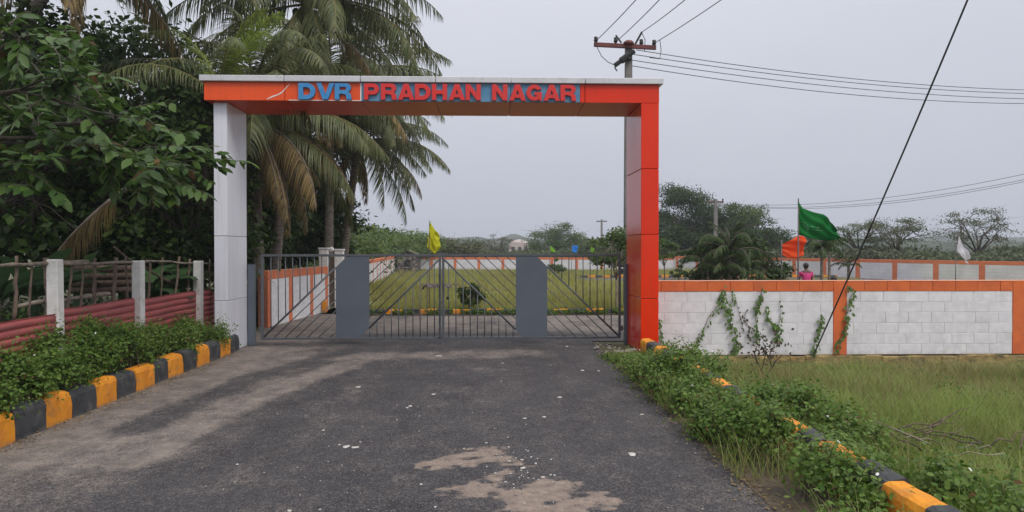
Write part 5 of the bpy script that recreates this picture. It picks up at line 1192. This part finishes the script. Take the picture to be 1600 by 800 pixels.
# jumper loops
for pts in ([(933, 74), (940, 88), (950, 97), (961, 102)], [(1003, 52), (1008, 62), (1007, 80)], [(1031, 62), (1033, 78), (1031, 92), (1015, 90)]):
    MB().tube([prel(*q) for q in pts], 0.011, 5).build('jumper_wire', 'wire', pole, 0, True)
for (a, b, lab) in (((933, 62), (983, 0), 'leftmost'), ((965, 63), (1019, 0), 'second from left'), ((1003, 50), (1056, 0), 'third from left'), ((1023, 67), (1110, 0), 'rightmost')):
    p0 = P(*a, 19.86); far = P(a[0]+(b[0]-a[0])*4.5, a[1]+(b[1]-a[1])*4.5+18, 10.5)
    wire('power_line', '%s of the four bare wires leaving the crossarm upwards' % lab, sag(p0, far, 0.12), 0.011, 'wires rising from the crossarm')
for (a, b, dy, lab) in (((994, 78), (1600, 136), 0, 'highest'), ((990, 85), (1600, 141), 0, 'second highest'), ((988, 94), (1600, 149), 0, 'third highest'), ((988, 103), (1600, 152), 0, 'lowest')):
    p0 = P(*a, 19.86); e_ = P(b[0]+200, b[1]+4, 26)
    wire('power_line', '%s of the four wires running right from the near pole' % lab, sag(p0, e_, 0.42 if 'high' in lab else 0.5), 0.011, 'wires running right from the near pole')
pole2 = empty('utility_pole', (P(1118, 400, 44).x, 44, 0), 'distant concrete pole with short crossarm in front of the dark trees', 'utility pole')
z2 = P(1118, 311, 44).z; MB().prism([(-0.14, 0), (0.14, 0), (0.09, z2), (-0.09, z2)], -0.08, 0.08).build('pole', 'concrete_pole', pole2, 0.01)
MB().box((-0.58, -0.04, z2-0.25), (0.5, 0.04, z2-0.13)).build('crossarm', 'dry_wood', pole2)
for q in (-0.55, -0.1, 0.45): MB().tube([(q, 0, z2-0.13), (q, 0, z2+0.02)], [0.04, 0.05], 6).build('insulator', 'black_part', pole2)
pole3 = empty('utility_pole', (P(940, 400, 84).x, 84, 0), 'farthest small pole on the horizon above the right gate leaf', 'utility pole')
z3 = P(940, 343, 84).z; MB().prism([(-0.14, 0), (0.14, 0), (0.1, z3), (-0.1, z3)], -0.1, 0.1).build('pole', 'concrete_pole', pole3)
MB().box((-0.65, -0.05, z3-0.3), (0.65, 0.05, z3-0.15)).build('crossarm', 'concrete_pole', pole3)
for k, (y0, y1, lab) in enumerate(((318, 261, 'highest'), (319.5, 270, 'middle'), (320, 273, 'lowest'))):
    wire('power_line', '%s of the three thin far wires sagging towards the right edge' % lab, sag(P(1122, y0, 44), P(1700, y1-12, 30), 0.75+0.05*k), 0.011, 'far thin wires')
a = P(1272, 553, 12.05); b = P(1508, 0, 8.6); b2 = a+(b-a)*1.35
wire('stay_wire', 'thick dark stay wire slanting down across the sky to the foot of the wall', [a+(b2-a)*i/30+Vector((0, 0, -0.10*math.sin(math.pi*i/30))) for i in range(31)], 0.0125, None, cat='cable')
# thin strand running with it near the bottom is part of the same wire

# ------------------------------------------------------------------ flags
def flag(label, pxp, ytop, ybot, Yv, top, bot, m, pr=0.018, n=18, seed=0, mark=False, waves=0.05):
    """top/bot: pixel outlines of the upper and lower edge of the cloth, from the pole outwards"""
    b = P(pxp, ybot, Yv); root = empty('flag', (b.x, Yv, 0), label, 'flag')
    zt_ = P(pxp, ytop, Yv).z
    MB().tube([(0, 0, -0.02), (0, 0, zt_*0.5), (0, 0, zt_)], [pr*1.15, pr, pr*0.8], 8).build('pole', 'flagpole', root, 0, True)
    def interp(pl, t):
        f = t*(len(pl)-1); i = min(int(f), len(pl)-2); u = f-i
        u = u; return (pl[i][0]*(1-u)+pl[i+1][0]*u, pl[i][1]*(1-u)+pl[i+1][1]*u)
    V = []; m_ = 14
    for i in range(n+1):
        t = i/n; a = interp(top, t); c = interp(bot, t)
        for j in range(m_+1):
            s_ = j/m_; q = P(a[0]*(1-s_)+c[0]*s_, a[1]*(1-s_)+c[1]*s_, Yv)
            q.y += waves*(0.30*math.sin(t*19+s_*8+seed)*t**0.5+0.22*math.sin(t*11-s_*17+seed)+math.sin(t*9+s_*3+seed)*t**0.7+0.6*math.sin(t*4-s_*7+seed*2)*(0.3+t)*0.8); q.x += 0.15*waves*math.sin(s_*11+t*5)*t
            V.append(q-Vector(root.location))
    F = [(i*(m_+1)+j, i*(m_+1)+j+1, (i+1)*(m_+1)+j+1, (i+1)*(m_+1)+j) for i in range(n) for j in range(m_)]
    o = link(npmesh('cloth', np.array(V), np.array(F), m, True), 'cloth', root); md = o.modifiers.new('thick', 'SOLIDIFY'); md.thickness = 0.002
    if mark:
        mk = MB()
        for (x0, y0, x1, y1) in ((1258, 350, 1266, 352), (1260, 354, 1268, 356), (1269, 353, 1276, 355), (1264, 358, 1273, 359), (1276, 359, 1290, 360), (1256, 347, 1262, 348), (1278, 355, 1283, 356)):
            a = P(x0, y0, Yv-0.13)-Vector(root.location); b_ = P(x1, y1, Yv-0.13)-Vector(root.location); k = len(mk.v)
            hz = Vector((0, 0, 0.009)); mk.v += [tuple(a-hz), tuple(b_-hz), tuple(b_+hz), tuple(a+hz)]; mk.f.append((k, k+1, k+2, k+3))
        pr_ = mk.build('print', 'flag_print', root)
        sw = pr_.modifiers.new('wrap', 'SHRINKWRAP'); sw.target = o; sw.wrap_method = 'PROJECT'; sw.use_project_y = True; sw.use_negative_direction = True; sw.use_positive_direction = True; sw.offset = 0.006; sw.use_project_x = False; sw.use_project_z = False
    return root
mat('flag_print', (0.10, 0.34, 0.16), 0.8)
flag('large green flag flying from a pole behind the near wall', 1247, 310, 440, 16, [(1247, 313), (1256, 325), (1270, 331), (1285, 335), (1296, 342), (1304, 350), (1309, 360)], [(1248, 367), (1258, 370), (1270, 373), (1285, 375), (1297, 376), (1303, 374), (1308, 375)], 'flag_green', mark=True, waves=0.09)
flag('crumpled orange flag hanging left of the green flag pole', 1221, 374, 440, 19, [(1222, 382), (1232, 376), (1244, 370), (1250, 368), (1256, 369)], [(1222, 399), (1232, 403), (1244, 404), (1254, 397), (1259, 390)], 'flag_orange', seed=2, waves=0.10, pr=0.02)
flag('yellow flag drooping on a tall thin pole behind the gate', 671, 344, 485, 19.3, [(672, 346), (675, 352), (680, 360), (686, 364)], [(667, 386), (672, 391), (679, 397), (688, 387)], 'flag_yellow', seed=3, waves=0.07, pr=0.012)
flag('white flag hanging limp on a thin pole before the far wall', 1493, 400, 440, 30, [(1498, 369), (1503, 380), (1509, 391), (1517, 402)], [(1494, 390), (1500, 398), (1508, 409), (1511, 412)], 'flag_white', seed=4, waves=0.08, pr=0.02)
for o in [q for q in bpy.data.objects if q.get('label', '').startswith('white flag')]:
    MB().tube([(0, 0, P(1493, 398, 30).z), (0.12, 0, P(1498, 368, 30).z)], 0.015, 6).build('pole_tip', 'flagpole', o)
flag('small dark red flag left of the distant concrete pole', 1096, 378, 440, 26, [(1097, 380), (1102, 384), (1110, 391)], [(1098, 390), (1103, 396), (1108, 397)], 'flag_red', seed=5, waves=0.08, pr=0.015)
flag('small lime yellow flag partly hidden by the low arching palm', 1119, 382, 440, 24, [(1120, 386), (1126, 384), (1132, 389)], [(1118, 400), (1124, 401), (1130, 395)], 'flag_lime', seed=6, waves=0.06, pr=0.012)
flag('tiny green flag above the right gate panel', 859, 382, 432, 45, [(860, 384), (864, 387), (868, 391)], [(860, 393), (864, 394), (867, 394)], 'flag_lime', seed=7, waves=0.05, pr=0.015)
flag('tiny blue flag right of the tiny green one on the horizon', 893, 381, 432, 45, [(894, 383), (899, 384), (903, 384)], [(894, 394), (899, 395), (902, 393)], 'flag_blue', seed=8, waves=0.05, pr=0.015)
flag('tiny faded green flag nearest the distant small pole', 922, 383, 432, 45, [(923, 384), (926, 386), (929, 389)], [(923, 393), (926, 394), (928, 394)], 'flag_lime', seed=9, waves=0.05, pr=0.015)

# ------------------------------------------------------------------ seated people beyond the wall
def person(label, px, pyh, Yv, cloth, rz=0.0):
    top = P(px, pyh, Yv); H0 = top.z-1.26        # seated figure is 1.26 m to the crown on a 0.42 m stool
    root = empty('person', (top.x, Yv, 0), label, 'person', rz=rz)
    def skin(name, pts, edges, rad, m):
        me = bpy.data.meshes.new(name); me.from_pydata([(x, y, z+H0) for x, y, z in pts], edges, []); me.materials.append(M[m])
        o = link(me, name, root); sk = o.modifiers.new('skin', 'SKIN')
        for i, r_ in enumerate(rad): me.skin_vertices[0].data[i].radius = r_ if isinstance(r_, tuple) else (r_, r_)
        me.skin_vertices[0].data[0].use_root = True; ss = o.modifiers.new('sub', 'SUBSURF'); ss.levels = ss.render_levels = 2; return o
    body = [(0, 0, 0.46), (0, -0.02, 0.62), (0, -0.03, 0.80), (0, -0.02, 0.93), (0, 0.0, 1.02), (0, 0.03, 1.10), (0, 0.04, 1.18),
            (0.19, 0, 0.91), (0.24, 0.06, 0.68), (0.20, 0.26, 0.60), (-0.19, 0, 0.91), (-0.24, 0.06, 0.68), (-0.20, 0.26, 0.60),
            (0.10, 0.16, 0.48), (0.13, 0.42, 0.46), (0.13, 0.44, 0.06), (0.13, 0.56, 0.03), (-0.10, 0.16, 0.48), (-0.13, 0.42, 0.46), (-0.13, 0.44, 0.06), (-0.13, 0.56, 0.03)]
    ed = [(0, 1), (1, 2), (2, 3), (3, 4), (4, 5), (5, 6), (3, 7), (7, 8), (8, 9), (3, 10), (10, 11), (11, 12), (0, 13), (13, 14), (14, 15), (15, 16), (0, 17), (17, 18), (18, 19), (19, 20)]
    rd = [(0.17, 0.13), (0.145, 0.11), (0.155, 0.11), (0.12, 0.09), 0.05, 0.075, 0.085, 0.06, 0.045, 0.03, 0.06, 0.045, 0.03, 0.085, 0.065, 0.04, 0.035, 0.085, 0.065, 0.04, 0.035]
    skin('body', body, ed, rd, 'skin')
    skin('shirt', [(0, 0, 0.43), (0, -0.022, 0.62), (0, -0.032, 0.80), (0, -0.02, 0.93), (0, 0, 0.985), (0.19, 0, 0.91), (0.235, 0.05, 0.74), (-0.19, 0, 0.91), (-0.235, 0.05, 0.74)], [(0, 1), (1, 2), (2, 3), (3, 4), (3, 5), (5, 6), (3, 7), (7, 8)],
         [(0.20, 0.16), (0.165, 0.13), (0.17, 0.13), (0.14, 0.105), 0.06, 0.075, 0.06, 0.075, 0.06], cloth)
    skin('trousers', [(0, 0.02, 0.45), (0.10, 0.16, 0.48), (0.13, 0.42, 0.46), (0.13, 0.44, 0.14), (-0.10, 0.16, 0.48), (-0.13, 0.42, 0.46), (-0.13, 0.44, 0.14)], [(0, 1), (1, 2), (2, 3), (0, 4), (4, 5), (5, 6)], [(0.16, 0.14), 0.10, 0.08, 0.06, 0.10, 0.08, 0.06], 'dark_cloth')
    bm = bmesh.new(); bmesh.ops.create_uvsphere(bm, u_segments=16, v_segments=12, radius=0.1); me = bpy.data.meshes.new('hair')
    for v in bm.verts: v.co = Vector((v.co.x*0.97, v.co.y*1.08-0.012, v.co.z*1.12))
    bm.to_mesh(me); bm.free(); me.materials.append(M['hair'])
    for q in me.polygons: q.use_smooth = True
    link(me, 'hair', root, (0, 0.02, 1.17+H0))
    st = empty('stool', (top.x, Yv, 0), 'low stool under the %s' % label.split(' sitting')[0], 'stool')
    MB().box((-0.16, -0.16, 0.36+H0), (0.16, 0.16, 0.40+H0)).build('seat', 'dry_wood', st, 0.008)
    for sx_ in (-1, 1):
        for sy_ in (-1, 1): MB().box((sx_*0.13-0.018, sy_*0.13-0.018, 0.0), (sx_*0.13+0.018, sy_*0.13+0.018, 0.36+H0)).build('leg', 'dry_wood', st)
    return root
person('person in a bright pink top sitting with back turned beyond the near wall', 1259.5, 411, 25, 'pink_cloth')
person('person sitting low beyond the near wall, only the dark hair showing', 1303, 432, 22, 'dark_cloth', 0.3)

# ------------------------------------------------------------------ creepers on the near wall, bare shrub, brush pile
def creeper(label, pts, n, size, m='leaf_vine', spread=0.035, group='creepers on the near wall'):
    P3 = [P(x, y, YW-0.03) for x, y in pts]; o0 = P3[0].copy(); root = empty('creeper', o0, label, 'creeper', group)
    MB().tube([p-o0+Vector((0, 0.015, 0)) for p in P3], 0.004, 4, False).build('stem', 'bark', root)
    t = rng.uniform(0, len(P3)-1.001, n); i = t.astype(int); f = t-i; A = np.array([tuple(p-o0) for p in P3])
    c = A[i]*(1-f)[:, None]+A[i+1]*f[:, None]+np.stack([rng.normal(size=n)*spread, rng.uniform(-0.05, 0.0, n), rng.normal(size=n)*spread], 1)
    d = np.stack([rng.normal(size=n)*0.7, rng.uniform(-0.5, 0, n), -np.ones(n)], 1); nr = np.stack([rng.normal(size=n)*0.4, -np.ones(n), rng.uniform(0.2, 0.9, n)], 1)
    V, F = inst(LEAFR[0], LEAFR[1], frame_from(d, nr), c, size*rng.uniform(0.6, 1.3, n)); tag(link(npmesh('foliage', V, F, m), 'foliage', root), kind='stuff')
creeper('leafy creeper falling from the coping, thickest of the strands nearest the arch', [(1128, 452), (1132, 470), (1138, 490), (1142, 505), (1150, 520), (1151, 540), (1147, 555)], 110, 0.062)
creeper('sparse creeper strand slanting down left from the thickest strand', [(1130, 455), (1122, 478), (1108, 495), (1100, 515), (1090, 532), (1084, 548)], 55, 0.05)
creeper('creeper strand at the coping joint hanging beside the thickest strand', [(1143, 455), (1147, 468), (1148, 480)], 12, 0.05, spread=0.03)
creeper('straight leafy creeper hanging from above the coping in the middle of the first panel', [(1192, 450), (1188, 465), (1182, 480), (1181, 500), (1184, 520), (1182, 530)], 80, 0.058, spread=0.025)
creeper('thin dark withered creeper between two green strands', [(1167, 485), (1163, 500), (1172, 512), (1169, 522), (1173, 535)], 26, 0.045, 'leaf_vine_dry', 0.03)
creeper('short green creeper curving right, second from the withered one', [(1197, 478), (1200, 495), (1210, 508), (1216, 520), (1212, 532)], 70, 0.058, spread=0.022)
creeper('dotted dark creeper right of the curving strand', [(1218, 470), (1221, 485), (1219, 500), (1216, 520)], 16, 0.05, 'leaf_vine', 0.012)
creeper('green creeper climbing from the ground near the foot of the stay wire', [(1284, 490), (1282, 505), (1278, 520), (1275, 535), (1268, 552), (1262, 560)], 75, 0.055, spread=0.022)
creeper('creeper winding up the middle orange pillar', [(1324, 447), (1334, 455), (1328, 470), (1326, 485), (1322, 497), (1320, 515), (1312, 530), (1307, 545), (1312, 556)], 75, 0.062, spread=0.03)
creeper('scattered withered creeper right of the thickest strand', [(1150, 470), (1156, 490), (1160, 505), (1162, 520)], 12, 0.04, 'leaf_vine_dry', 0.03)
creeper('small creeper climbing the corner between orange column and wall', [(1031, 498), (1032, 512), (1031, 530), (1036, 545)], 34, 0.055, spread=0.022)
# weeds along the wall foot
n = 7000; xx = 2.9+rng.uniform(0, 1, n)*9; yy = YW-0.1-np.abs(rng.normal(size=n))*0.22; keep = fbm(xx*1.1, yy*0+3, 3, 55) > 0.55; xx, yy = xx[keep], yy[keep]
V, F = inst(LEAFR[0], LEAFR[1], rots(len(xx), np.array([0, -0.4, 0.6]), 0.7), np.stack([xx, yy, -0.42+rng.uniform(0, 0.2, len(xx))], 1), rng.uniform(0.02, 0.05, len(xx)))
tag(link(npmesh('wall_weeds', V, F, 'leaf_vine'), 'wall_weeds'), kind='stuff')
b = P(1195, 612, 9.4); bs = empty('bare_shrub', (b.x, 9.4, -0.2), 'small bare forked shrub with few dark leaves in the field before the wall', 'shrub')
Y0 = 9.4
def q_(x, y): return P(x, y, Y0)-Vector(bs.location)
mb = MB()
for pts, r_ in (([(1195, 625), (1196, 600), (1195, 590)], 0.016), ([(1195, 590), (1188, 575), (1181, 560), (1178, 548)], 0.010), ([(1195, 590), (1206, 575), (1213, 563)], 0.010), ([(1213, 563), (1222, 555)], 0.007), ([(1190, 580), (1195, 560), (1197, 545), (1192, 535)], 0.007), ([(1206, 575), (1202, 560), (1205, 545)], 0.007)):
    mb.tube([q_(*p) for p in pts], r_, 5)
mb.build('branches', 'bark', bs)
n = 130; c = np.array([tuple(q_(random.gauss(1196, 15), random.gauss(543, 11))) for _ in range(n)]); c[:, 1] += rng.normal(size=n)*0.08
V, F = inst(LEAFR[0], LEAFR[1], rots(n, np.array([0, -0.5, 0.3]), 0.8), c, rng.uniform(0.03, 0.06, n)); link(npmesh('leaves', V, F, 'leaf_vine_dry'), 'leaves', bs)
# brush pile
c0 = P(1440, 715, 5.9); bp_ = empty('brush_pile', (c0.x, 5.9, -0.03), 'loose pile of dry twigs lying in the grass at the lower right', 'brush pile')
for k in range(26):
    a = Vector((random.gauss(0, 0.32), random.gauss(0, 0.22), random.uniform(0.05, 0.2))); an = random.uniform(-0.5, 0.9) if k % 2 else random.uniform(2.0, 3.4); l_ = random.uniform(0.25, 0.7)
    d = Vector((math.cos(an)*l_, math.sin(an)*l_*0.7, random.uniform(-0.06, 0.22)*l_*2)); pts = [a+d*i/5+Vector((random.gauss(0, .012), random.gauss(0, .012), random.gauss(0, .012))) for i in range(6)]
    MB().tube(pts, [0.009, 0.008, 0.007, 0.006, 0.004, 0.0025], 5).build('twig', 'dry_wood_pale' if k % 4 == 0 else 'dry_wood' if k % 2 else 'bark', bp_, 0, True)
for (px, py, Yd, s_) in ((1465, 758, 5.2, 0.05), (1490, 752, 5.3, 0.07), (1515, 745, 5.4, 0.06)):
    q = P(px, py, Yd); o = link(stone(s_, int(px)), 'stone', None, (q.x, q.y, -0.08)); tag(o, {1465: 'small pale stone left of two others in the weeds', 1490: 'largest pale stone in the weeds by the brush pile', 1515: 'rightmost pale stone in the weeds by the brush pile'}[px], 'stone', 'pale stones in the weeds')

# ------------------------------------------------------------------ air
hz = MB().box((-700, -70, -1.6), (700, 900, 17.5)).build('haze', 'soil'); hz.data.materials.clear()
hm = bpy.data.materials.new('haze'); hm.use_nodes = True; t = hm.node_tree; t.nodes.remove(t.nodes['Principled BSDF'])
pv = t.nodes.new('ShaderNodeVolumePrincipled'); pv.inputs['Density'].default_value = 0.0009; pv.inputs['Color'].default_value = (0.86, 0.90, 0.98, 1); pv.inputs['Anisotropy'].default_value = 0.1
t.links.new(pv.outputs[0], t.nodes['Material Output'].inputs['Volume']); hz.data.materials.append(hm); tag(hz, kind='stuff')
print('tris', sum(len(o.data.polygons) for o in bpy.data.objects if o.type == 'MESH'))
